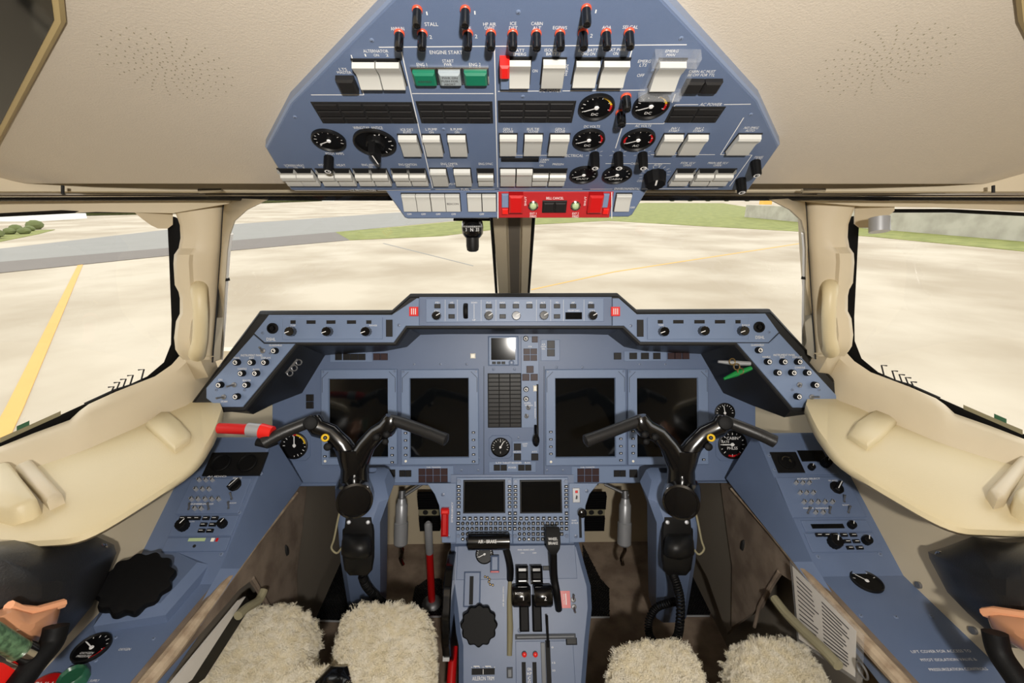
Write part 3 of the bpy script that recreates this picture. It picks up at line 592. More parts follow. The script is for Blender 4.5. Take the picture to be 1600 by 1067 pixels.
          ('SCREEN HEAT', 460, 258, 31, 3.6), ('L', 450, 261.5, 2, 3), ('ON', 462, 261.5, 6, 3), ('R', 475, 261.5, 3, 3), ('PITOT', 505, 257.5, 14, 3.6), ('HEAT', 533, 257.5, 14, 3.6), ('ENG ANTICE', 579, 257, 27, 3.6), ('ON', 579, 260.5, 6, 3), ('ENG IGNITION', 637, 256.5, 28, 3.6), ('ON', 637, 260, 6, 3), ('ENG CMPTR', 702, 255.5, 26, 3.6), ('AUTO', 703, 259, 12, 3.2), ('OVSPD PROT', 707, 287, 26, 3.4), ('ENG SYNC', 759, 255.5, 22, 3.6), ('OFF', 760, 287, 8, 3.4), ('OFF', 481, 288, 8, 3.4), ('OFF', 535, 288, 8, 3.4), ('OFF', 591, 288, 8, 3.4), ('OFF', 646, 287, 8, 3.4), ('CLOSE', 794, 287, 13, 3.4), ('CLOSE', 819, 287, 13, 3.4), ('ON', 846, 258, 6, 3.4), ('OFF', 843, 287, 8, 3.4), ('PRESSN', 872, 256, 17, 3.4), ('AUTO', 868, 287, 11, 3.4), ('CABIN', 851, 249, 13, 3.2), ('FAN', 848, 252.5, 9, 3.2), ('F/DK VLV', 1075, 254, 22, 3.6), ('OPEN', 1074, 257.8, 12, 3.4), ('CLOSE', 1058, 286, 13, 3.4), ('MAIN AIR VLV', 1122, 254, 31, 3.6), ('OPEN', 1121, 257.8, 12, 3.4), ('CLOSE', 1101, 286, 13, 3.4), ('PANEL', 1186, 245, 14, 3.6), ('DIM', 1184, 248.8, 8, 3.4), ('AUTO', 1028, 257, 12, 3.6), ('COOL', 1001, 282, 11, 3.6), ('CABN', 992, 255, 13, 3.6), ('ICE PROTECTION', 567, 297, 40, 3.8), ('FUEL', 727, 295.3, 13, 3.8), ('ENVIRONMENTAL', 980, 294.5, 40, 3.8)]: LT.t(*a)
LT.t('NORM', 885, 109, 22, 4, -math.pi/2)
for (kx, ky), labs in {(929, 240): 'PE', (966, 240): 'BD', (1004, 240): 'XS'}.items():
    for i in range(5):
        a = R(200-55*i); u, v = OH.uv(kx, ky); r = OH.rad(kx, ky, 9); LT.mb.line((u+r*math.cos(a), v+r*math.sin(a)), (u+r*1.5*math.cos(a), v+r*1.5*math.sin(a)), .0006, .0006)
u, v = OH.uv(1023, 272); r = OH.rad(1023, 272, 19)
for i in range(11): a = R(205-23*i); LT.mb.line((u+r*math.cos(a), v+r*math.sin(a)), (u+r*1.25*math.cos(a), v+r*1.25*math.sin(a)), .0008, .0006)
LT.done()
P_box(OH, ohp, 'thumbwheel', 783, 246, 842, 251, 'black', .002, .0004)
bl = MB()
for st, px, py, wd in (('ARMED', 664, 117, 22), ('PWR ON', 703, 111, 24), ('PUSH FOR', 703, 116, 26), ('ABORT', 703, 121, 18)):
    u, v = OH.uv(px, py); bl.text(st, u, v, OH.rad(px, py, wd/2)*2, .0026, .0085)
bl.build('button_legend', 'ink', ohp, smooth=0)
# ------------------------------------------------------------------ fire and lights panel under the overhead
fpn = thing('fire_control_panel', 'lower strip of the overhead with red engine fire section and white rockers', 'switch panel', FP.mat)
MB().prism(FP.poly([(600, 296), (632, 341), (637, 343), (982, 340), (988, 337), (1013, 296)]), -.03, 0, .003).build('face_plate', 'blue', fpn, smooth=20)
P_box(FP, fpn, 'red_plate', 779, 299, 955, 339.5, 'firepanel', .002, .0008)
for x0, x1 in ((630, 651), (652, 673), (674.5, 696), (697, 719), (731, 752.5), (754, 775), (961, 984)): P_rocker(FP, fpn, x0, 302, x1, 328.5, 'flat', h=.006)
for x0, x1 in ((795, 817), (918, 940)): P_box(FP, fpn, 'fire_switch_guard', x0, 299, x1, 327, 'red', .016, .003, label='glossy red fire switch guard')
for x0, x1 in ((784, 794.5), (940.5, 950)): P_box(FP, fpn, 'guard_latch', x0, 301, x1, 322, 'blue_light', .006, .001); P_box(FP, fpn, 'guard_tab', x0+.5, 322.5, x1-.5, 331, 'redbright', .009, .001)
for px in (833, 899):
    u, v = FP.uv(px, 320); r = FP.rad(px, 320, 8); b = MB().lathe(u, v, [(r, 0), (r, .004), (r*.8, .005), (r*.72, .003)], 24, cap=False).build('indicator_lamp', 'chrome', fpn); MB().lathe(u, v, [(r*.74, .001), (r*.6, .005), (r*.3, .0065)], 20).build('lens', 'lcd', b)
P_box(FP, fpn, 'bell_button_bezel', 847, 312, 885, 331, 'annun', .004, .001)
for x0, x1 in ((849, 865), (867, 883)): P_box(FP, fpn, 'bell_cancel_button', x0, 314, x1, 329, 'annun', .008, .0015)
LF = Lettering(FP, fpn, n=.0024)
LF.t('BELL CANCEL', 867, 308.5, 27, 4).t('EXT 1', 833, 332.5, 10, 3.6).t('FIRED', 833, 337, 10, 3.6).t('EXT 2', 899, 332.5, 10, 3.6).t('FIRED', 899, 337, 10, 3.6).t('SHUT', 821, 313, 16, 3, math.pi/2).t('SHUT', 914, 313, 16, 3, math.pi/2)
for x in (640, 662, 685, 709, 753): LF.t('OFF', x, 333.5, 7, 3)
LF.t('OFF', 988, 323, 7, 3).l((778, 299), (778, 340), w=.0012).l((955.5, 299), (955.5, 340), w=.0012); LF.done()
u, v = FP.uv(708, 315); MB().text('BEACON', u, v, FP.rad(708, 315, 9)*2, .0035, .0072).build('button_legend', 'ink', fpn, smooth=0)
# ------------------------------------------------------------------ standby compass
c0 = at(738, 356, .86); sc_ = .86/FPX
cps = thing('standby_compass', 'black ball standby compass hanging under the overhead panel', 'compass', Matrix.Translation(c0))
MB().box(-28*sc_, -.012, 11*sc_, 28*sc_, .02, 15*sc_, .001).build('mount_plate', 'black', cps)
MB().box(-14*sc_, -.01, 6*sc_, 14*sc_, .014, 13*sc_, .002).build('mount_neck', 'black', cps)
bm = MB(); prof = [(.2, 16), (.7, 14), (.95, 9), (1, 0), (.95, -9), (.75, -14), (.45, -18)]
bm.lathe(0, .004, [(17*sc_*a, b*sc_) for a, b in prof[::-1]], 28).build('bowl', 'gloss', cps)
cr = MB().loft([[(17.3*sc_*math.sin(a), .004-17.3*sc_*math.cos(a), z) for a in [R(-55+11*i) for i in range(11)]] for z in (-4.5*sc_, 4.5*sc_)]).build('compass_card', 'dark', cps)
ct = MB()
for i in range(21): a = R(-50+5*i); ct.add([(17.5*sc_*math.sin(a+d), .004-17.5*sc_*math.cos(a+d), z*sc_) for d, z in ((-.012, 1.5), (.012, 1.5), (.012, 4), (-.012, 4))], [(0, 1, 2, 3)])
for st, a in (('3', -30), ('N', 0), ('33', 30)):
    vv, ff, asp = text_mesh(st); ct.add([(17.5*sc_*math.sin(R(a)+x*.25*asp), .004-17.5*sc_*math.cos(R(a)+x*.25*asp), (y*5-1.8)*sc_) for x, y in vv], ff)
ct.build('card_marks', 'white', cr, smooth=0)
MB().lathe(0, -.004, [(6*sc_, -36*sc_), (9*sc_, -34*sc_), (10*sc_, -28*sc_), (10*sc_, -14*sc_)], 18).build('corrector_box', 'black', cps)

# ------------------------------------------------------------------ glareshield
gsh = thing('glareshield', 'black glareshield with blue-grey autopilot and dimmer control panels', 'glareshield', GS.mat)
topo = [(318, 612), (296, 628), (404, 487), (611, 486), (640, 460), (966, 459), (996, 485), (1205, 484), (1338, 630), (1318, 636)]
face_top = [(312, 622), (404, 489), (611, 489), (640, 463), (967, 462), (997, 488), (1205, 487), (1322, 632)]
face_bot = [(340, 640), (380, 639), (463, 537), (616, 537), (634, 511), (975, 511), (1002, 536), (1151, 536), (1238, 641), (1290, 642)]
blk = face_top+face_bot[::-1]
MB().prism(GS.poly([(296, 634)]+face_top[1:-1]+[(1340, 634), (1290, 645), (1238, 643), (1150, 540), (1000, 540), (973, 514), (636, 514), (618, 540), (464, 540), (382, 643), (340, 645)]), -.03, -.003, .003).build('rim', 'shield', gsh, smooth=25, label='black padded rim')
# top cover running forward to the windshield and rolled lip
tp = [(296, 632), (404, 487), (611, 486), (640, 460), (966, 459), (996, 485), (1205, 484), (1340, 632)]
tv = GS.poly(tp); lip = MB(); fw = GS.mat.inverted().to_3x3() @ Vector((0, 1, -.27))
lip.loft([[(u, v-.006, -.002) for u, v in tv], [(u, v+.002, -.006) for u, v in tv], [(u, v+.004, -.016) for u, v in tv], [Vector((u, v+.002, -.02))+fw*(.40 if 1 < i < 6 else .17 if 0 < i < 7 else .01) for i, (u, v) in enumerate(tv)]])
lip.build('top_cover', 'shield', gsh, smooth=60)
# underside skirt down to the instrument panel
lowp = [(339, 641), (396, 647), (428, 631), (472, 614), (508, 555), (600, 549), (636, 542), (657, 523), (700, 522), (905, 522), (950, 523), (975, 542), (1010, 549), (1095, 553), (1130, 614), (1172, 632), (1225, 652), (1290, 643)]
upp = [(340, 640), (378, 639), (400, 612), (430, 576), (463, 537), (560, 537), (616, 537), (634, 511), (700, 511), (905, 511), (975, 511), (1002, 536), (1040, 536), (1151, 536), (1180, 571), (1208, 604), (1238, 641), (1290, 642)]
inv = GS.mat.inverted(); sk = MB()
low3 = [inv @ (MP.hit(*p) if 428 <= p[0] <= 1172 else at(p[0], p[1], 1.09)) for p in lowp]
sk.loft([[(u, v, -.004) for u, v in GS.poly(upp)], low3]); sk.build('underside', 'blackleather', gsh, smooth=30, label='black underside skirt')
MB().prism(GS.poly([(420, 492), (612, 492), (651, 466), (655, 466), (655, 509), (634, 509), (615, 535), (413, 535), (397, 521)]), -.004, 0, .001).build('lamp_panel', 'blue_light', gsh, smooth=20)
MB().prism(GS.poly([(396, 523), (412, 537), (461, 537), (379, 636), (340, 636), (322, 622), (322, 606)]), -.004, 0, .001).build('dimmer_panel', 'blue_light', gsh, smooth=20)
MB().prism(GS.poly([(957, 466), (967, 466), (995, 491), (1196, 490), (1217, 519), (1201, 535), (1001, 534), (975, 509), (957, 509)]), -.004, 0, .001).build('lamp_panel', 'blue_light', gsh, smooth=20)
MB().prism(GS.poly([(1218, 521), (1313, 624), (1290, 637), (1239, 637), (1152, 536), (1202, 536)]), -.004, 0, .001).build('dimmer_panel', 'blue_light', gsh, smooth=20)
MB().prism(GS.poly([(655, 464), (956, 464), (956, 509), (655, 509)]), -.004, .001, .001).build('autopilot_panel', 'blue', gsh, smooth=20)
P_box(GS, gsh, 'autopilot_module', 666, 467, 943, 503, 'blue_light', .0035, .001)
for x0, x1 in ((442, 598), (1011, 1169)): P_box(GS, gsh, 'control_module', x0, 496, x1, 530, 'blue_light', .003, .001)
for px, py in ((683, 493.5), (764, 493.5), (806.5, 493.5), (849.5, 493), (925, 493.5)): P_knob(GS, gsh, px, py, 7.5, .016, 'selector_knob', 'gloss', ring=False, mark=30)
for px, py in ((457, 518), (514, 518), (574, 518), (1035, 518), (1097, 517), (1158, 517)): P_knob(GS, gsh, px, py, 8, .018, 'selector_knob', 'gloss', ring=False, mark=200)
for px, py in [(684, 478.5), (706, 478.5), (706, 494.5), (764, 478.5), (785.5, 478.5), (785.5, 494.5), (806, 478.5), (827, 478.5), (848, 478.5), (870, 478.5), (870, 494.5), (895, 478.5), (923, 478.5)]: P_box(GS, gsh, 'mode_button', px-4.8, py-3.4, px+4.8, py+3.4, 'annun', .007, .001)
P_box(GS, gsh, 'mode_display', 883, 488, 909, 499, 'screen', .0045, .0005)
u, v = GS.uv(728, 486); w_ = MB(); w_.v = []; w_.lathe(0, 0, [(.017, -.004), (.0185, -.002), (.0185, .002), (.017, .004)], 24, scallop=24, amp=.06); w_.v = [(u+z*1.3, v+x, .0+y*.8) for x, y, z in w_.v]; w_.build('pitch_wheel', 'rubber', gsh)
for px in (647, 961): P_box(GS, gsh, 'master_warning_button', px-7, 479.5, px+7, 494, 'redbright', .006, .001, label='square red and white master warning button')
for px in (647, 961):
    mb = MB()
    for k in (-3, 0, 3): a, b = GS.uv(px+k, 482), GS.uv(px+k, 491.5); mb.line(a, b, .0018, .0066)
    mb.build('button_stripes', 'white', gsh, smooth=0)
for px in (608.5, 1000): P_box(GS, gsh, 'lamp_strip', px-5, 499.5, px+5, 526, 'annun', .004, .001)
for px, py in ((426.5, 513), (1185.5, 511)):
    u, v = GS.uv(px, py); r = GS.rad(px, py, 8.5); MB().lathe(u, v, [(r, 0), (r, .004), (r*.85, .005), (r*.7, .005), (r*.62, .001)], 28, cap=False).disc(u, v, .001, r*.64).lathe(u, v, [(r*.42, 0), (r*.4, .006)], 20).build('air_outlet', 'rubber', gsh)
for x in (459, 487, 518, 550, 577): P_box(GS, gsh, 'legend_light', x-(7 if x in (487, 518, 550) else 4), 500.5, x+(7 if x in (487, 518, 550) else 4), 506, 'annun', .0045, .0005)
for x in (1031, 1059, 1092, 1124, 1152): P_box(GS, gsh, 'legend_light', x-(8 if x in (1059, 1092, 1124) else 4), 500, x+(8 if x in (1059, 1092, 1124) else 4), 505.5, 'annun', .0045, .0005)
for px, py in [(431, 548), (372, 566), (395, 566), (416, 566), (380, 583), (402, 583), (387, 601), (372, 619), (346, 601), (1184, 547), (1198, 565), (1222, 565), (1245, 565), (1213, 582), (1236, 582), (1259, 582), (1271, 601), (1244, 619)]: P_knob(GS, gsh, px, py, 5.2, .012, 'dimmer_knob', 'rubber')
for px, py, a in ((411, 548, 90), (366, 601, 200), (350, 620, 190), (1249, 601, 200), (1268, 620, 10)): P_toggle(GS, gsh, px, py, 4, a, .016)
P_screws(GS, gsh, [(410, 520), (422, 552), (338, 609), (382, 609), (623, 508), (670, 471), (670, 500), (939, 471), (939, 500), (448, 500), (594, 526), (986, 509), (1014, 498), (1165, 527), (1202, 519), (1280, 609), (1238, 609)], 2.6)
LG = Lettering(GS, gsh, n=.0042)
for a in [('DSHL', 425, 530, 14, 5), ('DSHL', 1186, 527, 14, 5), ('INSTRUMENT PANEL', 395, 555, 34, 3.4), ('INSTRUMENT PANEL', 1224, 554.5, 34, 3.4), ('PANEL', 372, 559, 10, 3), ('INST', 395, 559, 8, 3), ('DISPLAYS', 417, 559, 15, 3), ('GLARESHIELD', 432, 539.5, 20, 3), ('CONSOLE', 380, 576, 14, 3), ('FLOOD', 402, 577, 10, 3), ('PANELS', 1196, 557.5, 12, 3), ('INST', 1221, 558, 8, 3), ('DISPLAYS', 1244, 558, 15, 3), ('GLARESHIELD', 1182, 539, 20, 3), ('CONSOLE', 1248, 574, 16, 3), ('BEACON', 387, 594, 12, 3), ('ON', 346, 593, 6, 3), ('STORM', 352, 627, 10, 3), ('STORM', 1267, 627, 11, 3),
          ('FD', 684, 473, 6, 2.6), ('VS', 706, 473, 5, 2.6), ('DOWN', 741, 473, 9, 2.6), ('UP', 741, 500, 5, 2.6), ('FLC', 764, 473, 7, 2.6), ('NAV', 785, 473, 8, 2.6), ('HDG', 807, 473, 8, 2.6), ('APPR', 827, 473, 9, 2.6), ('ALT', 848, 473, 7, 2.6), ('YD', 870, 473, 5, 2.6), ('AP', 895, 473, 5, 2.6), ('FD', 923, 473, 6, 2.6), ('CRS', 683, 486, 8, 2.6), ('SPEED', 764, 486, 10, 2.6), ('CRS', 925, 486, 8, 2.6), ('YD/AP DISC', 896, 485.5, 19, 2.6),
          ('DIM', 459, 503.2, 5, 2.4), ('SKID', 487, 503.2, 8, 2.4), ('NAV SRC', 518, 503.2, 12, 2.4), ('RADAR', 550, 503.2, 9, 2.4), ('GCS', 577, 503.2, 6, 2.4), ('TUNE', 459, 508.5, 8, 2.6), ('RANGE', 584, 508.5, 12, 2.6), ('TUNE', 1032, 508, 8, 2.6), ('NAV SRC', 1092, 502.8, 12, 2.4), ('RADAR', 1124, 502.8, 9, 2.4), ('RANGE', 1164, 508, 12, 2.6)]: LG.t(*a)
LG.l((741, 475), (741, 498), w=.0008)
for x in (676+20, 715, 752, 775, 838, 860, 880, 912): LG.l((x, 468.5), (x, 501.5), w=.0005)
LG.done()
# pocket clips: steel rings on the left, green and white clips on the right
def ringtube(c, r, rt, nrm, n=18):
    nrm = Vector(nrm).normalized(); a = nrm.orthogonal().normalized(); b = nrm.cross(a); return [Vector(c)+(a*math.cos(2*math.pi*i/n)+b*math.sin(2*math.pi*i/n))*r for i in range(n+1)]
kc = thing('document_clip', 'steel clip with three rings in the black pocket beside the dimmer panel', 'clip')
MB().tube([at(447, 583, 1.075), at(465, 561, 1.075)], .003, 8).build('clip_bar', 'silver', kc)
for px, py in ((453, 583), (460, 575), (467, 566)): MB().tube(ringtube(at(px, py, 1.075), .0065, .0016, (0, -1, .3)), .0016, 6).build('ring', 'silver', kc)
kp = thing('gust_lock_pins', 'white and green tagged pins hanging in the black pocket on the copilot side', 'pins')
MB().tube([at(1122, 565, 1.06), at(1146, 567, 1.06), at(1172, 568, 1.06)], [.003, .006, .005], 10).build('white_pin', 'alu', kp)
MB().tube([at(1131, 592, 1.06), at(1150, 584, 1.06), at(1174, 575, 1.06)], [.003, .007, .005], 10).build('green_pin', 'greentag', kp)
for px, py in ((1144, 565), (1151, 573), (1157, 580)): MB().tube(ringtube(at(px, py, 1.055), .007, .0015, (0, -1, .3)), .0016, 6).build('ring', 'brass', kp)
P_screws(GS, gsh, [], 3)
# ------------------------------------------------------------------ main instrument panel
mpn = thing('instrument_panel', 'blue-grey main instrument panel carrying displays, gauges and annunciators', 'instrument panel', MP.mat)
MB().prism(MP.poly([(425, 755), (425, 612), (480, 520), (1120, 520), (1181, 612), (1181, 755)]), -.02, 0, .002).build('panel_base', 'blue', mpn, smooth=20)
u0, v0, u1, v1 = MP.rect(425, 752, 1181, 757); MB().box(u0, v0, -.14, u1, v1, 0, .002).build('lower_flange', 'blue', mpn, smooth=20)
P_box(MP, mpn, 'switch_strip', 814.5, 526, 842, 668, 'blue_light', .002, .0008); P_box(MP, mpn, 'selector_plate', 845, 530.6, 874.5, 563.4, 'blue_light', .002, .0008)
P_box(MP, mpn, 'small_switch_plate', 801, 689, 842, 719.6, 'blue_light', .002, .0008); P_box(MP, mpn, 'reverser_plate', 764, 721, 837, 737.5, 'blue_light', .002, .0008)
P_box(MP, mpn, 'lower_switch_plate', 604.7, 728, 708.5, 753.5, 'blue_light', .002, .0008); P_box(MP, mpn, 'lower_switch_plate', 893, 728, 999, 754, 'blue_light', .002, .0008)
P_box(MP, mpn, 'upper_switch_plate', 516, 548, 582, 565.6, 'blue_light', .002, .0008); P_box(MP, mpn, 'upper_switch_plate', 975, 548.5, 1041, 564, 'blue_light', .002, .0008)
P_grid(MP, mpn, 'warning_annunciator', 763, 584, 814, 667, 3, 13, 'annun', .003, .0006)
P_grid(MP, mpn, 'transfer_button', 654, 731, 700, 753, 4, 2, 'annun_red', .005, .0007); P_grid(MP, mpn, 'transfer_button', 901.5, 731, 936, 753, 3, 2, 'annun_red', .005, .0007)
P_grid(MP, mpn, 'square_button', 817.5, 544, 839.5, 564, 2, 2, 'annun_red', .005, .0008)
B = lambda nm, m, *r: P_box(MP, mpn, nm, *r, m, .006, .0008)
for r_ in [(822.5, 571.5, 833.5, 582.5), (816, 584, 827, 594.5), (829, 584, 840, 594.5), (831, 525.5, 840, 535), (584, 552, 594.5, 562.5), (595.5, 552, 606, 562.5), (1043, 551, 1053, 561), (1054, 551, 1064, 561), (1065.5, 551, 1076, 561)]: B('lit_button', 'annun_red', *r_)
for r_ in [(803, 692.5, 814, 703), (803, 708, 814, 718.5), (830, 708, 841, 718.5), (771.6, 725.5, 781.5, 734.5), (782.3, 725.5, 792, 734.5), (809.6, 725.5, 819.6, 734.5), (820.4, 725.5, 830, 734.5), (854.8, 532, 866.5, 544.5), (854.8, 545.5, 866.5, 556.5), (607, 733, 618, 744), (624.5, 734, 633.5, 744), (634, 734, 643, 744), (958.6, 734, 967.5, 744), (968, 734, 977, 744), (983, 733, 995, 745), (524.7, 552.5, 535, 562.5), (537, 552.5, 548, 562.5), (548.7, 552.5, 559.7, 562.5), (560.4, 552.5, 571.5, 562.5), (959, 551, 970, 561.5), (983, 551, 994.6, 561), (1001, 551, 1013, 561), (1020, 551, 1031, 561), (479.4, 616, 490.3, 626.7), (479.4, 627.5, 490.3, 638)]: B('push_button', 'annun', *r_)
P_box(MP, mpn, 'white_lamp', 735, 552, 743, 560, 'lamp_white', .005, .002)
for px, py in ((821.5, 529), (822, 608), (822, 623)): P_knob(MP, mpn, px, py, 4.5, .006, 'socket', 'rubber')
for px, py in ((825.5, 637), (822.7, 650)): P_toggle(MP, mpn, px, py, 3.5, 110, .012)
P_box(MP, mpn, 'gear_lever_slot', 838.4, 600, 841.4, 680, 'dark', .0026, 0); P_box(MP, mpn, 'lever_stop', 833, 602, 838.5, 611, 'lamp_white', .008, .002)
u, v = MP.uv(836.5, 684); r = MP.rad(836.5, 684, 5); mb = MB().tube([(u, v+r*4, .004), (u, v+r*1.5, .02)], r*.45, 8); mb.lathe(0, 0, [(r*.4, .016), (r, .02), (r*1.05, .03), (r*.5, .036)], 16)
k = len(mb.v); mb.v = [(x+u, y*1.9+v, z) if i >= k-64 else (x, y, z) for i, (x, y, z) in enumerate(mb.v)]; mb.build('gear_lever', 'gloss', mpn, label='black landing gear lever knob')
P_gauge(MP, mpn, 782, 698, 15, (200, -20, 13), 60, (), [('0', 0, .6, .2), ('1', 0, -.55, .2)], square=1.2)
P_gauge(MP, mpn, 461, 695.5, 21, (180, -90, 14), 90, [(80, 10, 2), (100, 80, 1)], (), square=1.15, lab='round dial with yellow and red arc behind the yoke')
P_knob(MP, mpn, 441, 713, 5, .012, 'dial_knob', ring=False)
P_gauge(MP, mpn, 1132, 645, 15.7, (180, 0, 11), 100, (), ()); P_gauge(MP, mpn, 1143, 694, 22, (225, -90, 15), 180, [(-50, -110, 1)], [('CABIN', 0, .45, .2), ('RATE', -.5, .2, .16), ('PHLSS', 0, -.25, .2)], square=1.15, lab='black cabin rate dial with red arc')
P_screws(MP, mpn, [(647, 569), (688, 569), (729, 569), (771, 577), (804, 577), (870, 574), (910, 574), (721, 735), (747, 735), (855, 735), (880, 735), (575.6, 558.7), (810, 684), (748, 716), (1000, 569), (1040, 569), (822, 715), (818, 540), (819, 664), (850, 560), (870, 534), (608, 750), (634, 750), (705, 732), (705, 750), (897, 732), (897, 750), (968, 751), (994, 751)], 2.2)
LM = Lettering(MP, mpn, n=.0026)
for a in [('L/H', 779, 722.6, 8, 2.8), ('THRUST REVERSER', 800, 722.6, 30, 2.8), ('R/H', 824, 722.6, 8, 2.8), ('POWER', 800.5, 730, 12, 3.2), ('ALARM', 820, 693, 8, 2.4), ('TEST', 820, 696.5, 7, 2.4), ('AIR DATA', 808, 705.5, 13, 2.4), ('ATT', 835, 705.5, 8, 2.4), ('FUEL TRANSFER', 678, 729.5, 22, 2), ('FUEL TRANSFER', 918, 729.5, 22, 2), ('VOR', 828, 541.5, 6, 2.4), ('AIR', 849, 538, 6, 2.4), ('DATA', 849, 541.5, 8, 2.4), ('SEL', 849, 545, 6, 2.4), ('HORN', 824, 629.5, 10, 2.6), ('WARN', 826, 633, 12, 2.6)]: LM.t(*a)
LM.t('LANDING GEAR', 836, 640, 26, 2.4, math.pi/2)
for i in range(9): LM.l((768+(i % 3)*17, 592+(i//3)*8), (776+(i % 3)*17, 592+(i//3)*8), w=.0010)
LM.done()
LM2 = MB()
for x in (756, 850): a, b = MP.uv(x, 572), MP.uv(x, 748); LM2.line(a, b, .0012, .0004)
LM2.build('panel_seams', 'dark', mpn, smooth=0)
# displays: each a module of its own
def display(b, s, lab, keysL, keysR):
    F = MP; u0, v0, u1, v1 = F.rect(*b); t = thing('flight_display', lab, 'display', F.mat @ Matrix.Translation((0, 0, .0005)), 'large flight displays')
    su0, sv0, su1, sv1 = F.rect(*s); mb = MB(); O = [(u0, v0), (u1, v0), (u1, v1), (u0, v1)]; I = [(su0, sv0), (su1, sv0), (su1, sv1), (su0, sv1)]; c = .002
    lv = [[(x, y, 0) for x, y in O], [(x, y, .007) for x, y in O], [(x, y, .009) for x, y in inset(O, c)], [(x, y, .009) for x, y in inset(I, -c)], [(x, y, .0035) for x, y in I]]
    mb.loft(lv, closed=True); mb.build('bezel', 'blue_light', t, smooth=20)
    MB().box(su0-.001, sv0-.001, .001, su1+.001, sv1+.001, .0036).build('screen', 'screen', t, smooth=0, label='dark glossy screen')
    kw_, kh = .0042, .0026; me = None
    for ks, ku in ((keysL, (u0+su0)/2), (keysR, (u1+su1)/2)):
        for y in ks:
            v = F.uv(800, y)[1]; loc = (ku, v, .009)
            if me is None: me = MB().box(-kw_, -kh, -.001, kw_, kh, .0022, .0008).mt(1).box(-kw_*.45, -kh*.4, .002, kw_*.45, kh*.4, .0024).build('bezel_key', ['black', 'white'], t, loc=loc).data
            else: link('bezel_key', me, t, loc)
    MB().lathe((u0+su0)/2, v0+.011, [(.0032, .009), (.0032, .0105), (.002, .011)], 14).build('light_sensor', 'lamp_white', t)
    gv = MB()
    for sx, x in ((1, u0), (-1, u1)):
        gv.line((x+sx*.004, v1-.06), (x+sx*.004, v1-.022), .0010, .0093).line((x+sx*.004, v1-.022), (x+sx*.02, v1-.006), .0010, .0093)
    gv.build('bezel_groove', 'dark', t, smooth=0)
    for x in (u0+.006, u1-.006): MB().lathe(x, v1-.006, [(.0035, .009), (.003, .0105)], 12).build('bezel_screw', 'blue_rim', t)
ky = [674, 685.5, 697, 708]
display((503.5, 576.7, 621.5, 725), (516.3, 592, 606.5, 713), 'dark flight display behind the pilot yoke, next to the pilot side dial', [709], [697, 708, 719])
display((627.8, 576.7, 748.3, 725), (642, 591, 732, 713), 'dark flight display between the pilot yoke and the warning annunciators', ky, ky+[719])
display((852, 576.5, 977, 726), (868, 591, 959.7, 712.6), 'dark flight display between the landing gear lever and the copilot yoke', ky, ky[1:]+[719])
display((979.8, 576.5, 1105, 725), (995, 591, 1088, 712.6), 'dark flight display behind the copilot yoke, next to the cabin rate dial', ky, [719])
sb = thing('standby_display', 'small square standby display under the glareshield beside the switch strip', 'display', MP.mat)
u0, v0, u1, v1 = MP.rect(763, 525, 810, 571); su0, sv0, su1, sv1 = MP.rect(767.6, 528, 805, 562)
MB().box(u0, v0, 0, u1, v1, .012, .003).build('bezel', 'blue_light', sb); MB().box(su0, sv0, .01, su1, sv1, .0127).build('screen', 'screen', sb, smooth=0)
for px in (772, 779.5, 786.6): P_box(MP, sb, 'bezel_key', px-2.8, 564.5, px+2.8, 568.5, 'black', .0145, .0008, n0=.011)
u, v = MP.uv(799, 566.5); MB().lathe(u, v, [(.0075, .012), (.007, .02), (.005, .021)], 18).build('knob', 'blue_rim', sb)
# ------------------------------------------------------------------ control display units and brackets
cbr = thing('display_bracket', 'blue-grey lower panel bracket holding the two keypad units', 'bracket', CU.mat)
for pts in ([(667, 755), (713, 755), (713, 848), (690.5, 848), (689, 815), (686, 790), (679, 772)], [(889, 755), (935, 755), (921, 772), (915, 790), (913, 815), (914, 847), (889, 848)]): MB().prism(CU.poly(pts), -.01, 0, .001).build('side_plate', 'blue_light', cbr, smooth=20)
MB().prism(CU.poly([(704, 742), (897, 742), (897, 850), (704, 850)]), -.03, -.004).build('backing', 'blue', cbr, smooth=20)
u, v = CU.uv(696, 814); r = CU.rad(696, 814, 5.5); hv = CU.uv(696, 792)[1]
MB().box(u-r, 2*v-hv, 0, u+r, hv, .02, .005).build('red_handle', 'red', cbr, label='red emergency handle'); MB().box(u-r, hv-.014, .018, u+r*1.3, hv-.002, .026, .003).build('handle_hook', 'redbright', cbr)
P_box(CU, cbr, 'switch_plate', 894.5, 762, 906, 785, 'alu', .003, .001); P_toggle(CU, cbr, 900.5, 778, 3, 90, .012); P_box(CU, cbr, 'red_button', 898.5, 766, 902.5, 770, 'redbright', .005, .001)
P_box(CU, cbr, 'lever_slot', 904.5, 795, 908.5, 840, 'dark', .0012, 0); u, v = CU.uv(907.5, 799); MB().lathe(u, v, [(.006, 0), (.006, .012), (.011, .016), (.0115, .024), (.007, .027)], 18).build('lever_knob', 'gloss', cbr)
P_screws(CU, cbr, [(692, 773), (701, 838), (917, 767), (900, 838)], 3)
Lc = Lettering(CU, cbr); Lc.t('EMERGENCY', 706.5, 800, 30, 3, math.pi/2).t('RAM', 897, 813, 7, 2.6).t('AIR VALVE', 898, 817, 11, 2.6); Lc.done()
KL = 'ABCDEFGHIJKLMNOPQRSTUVWXYZ'
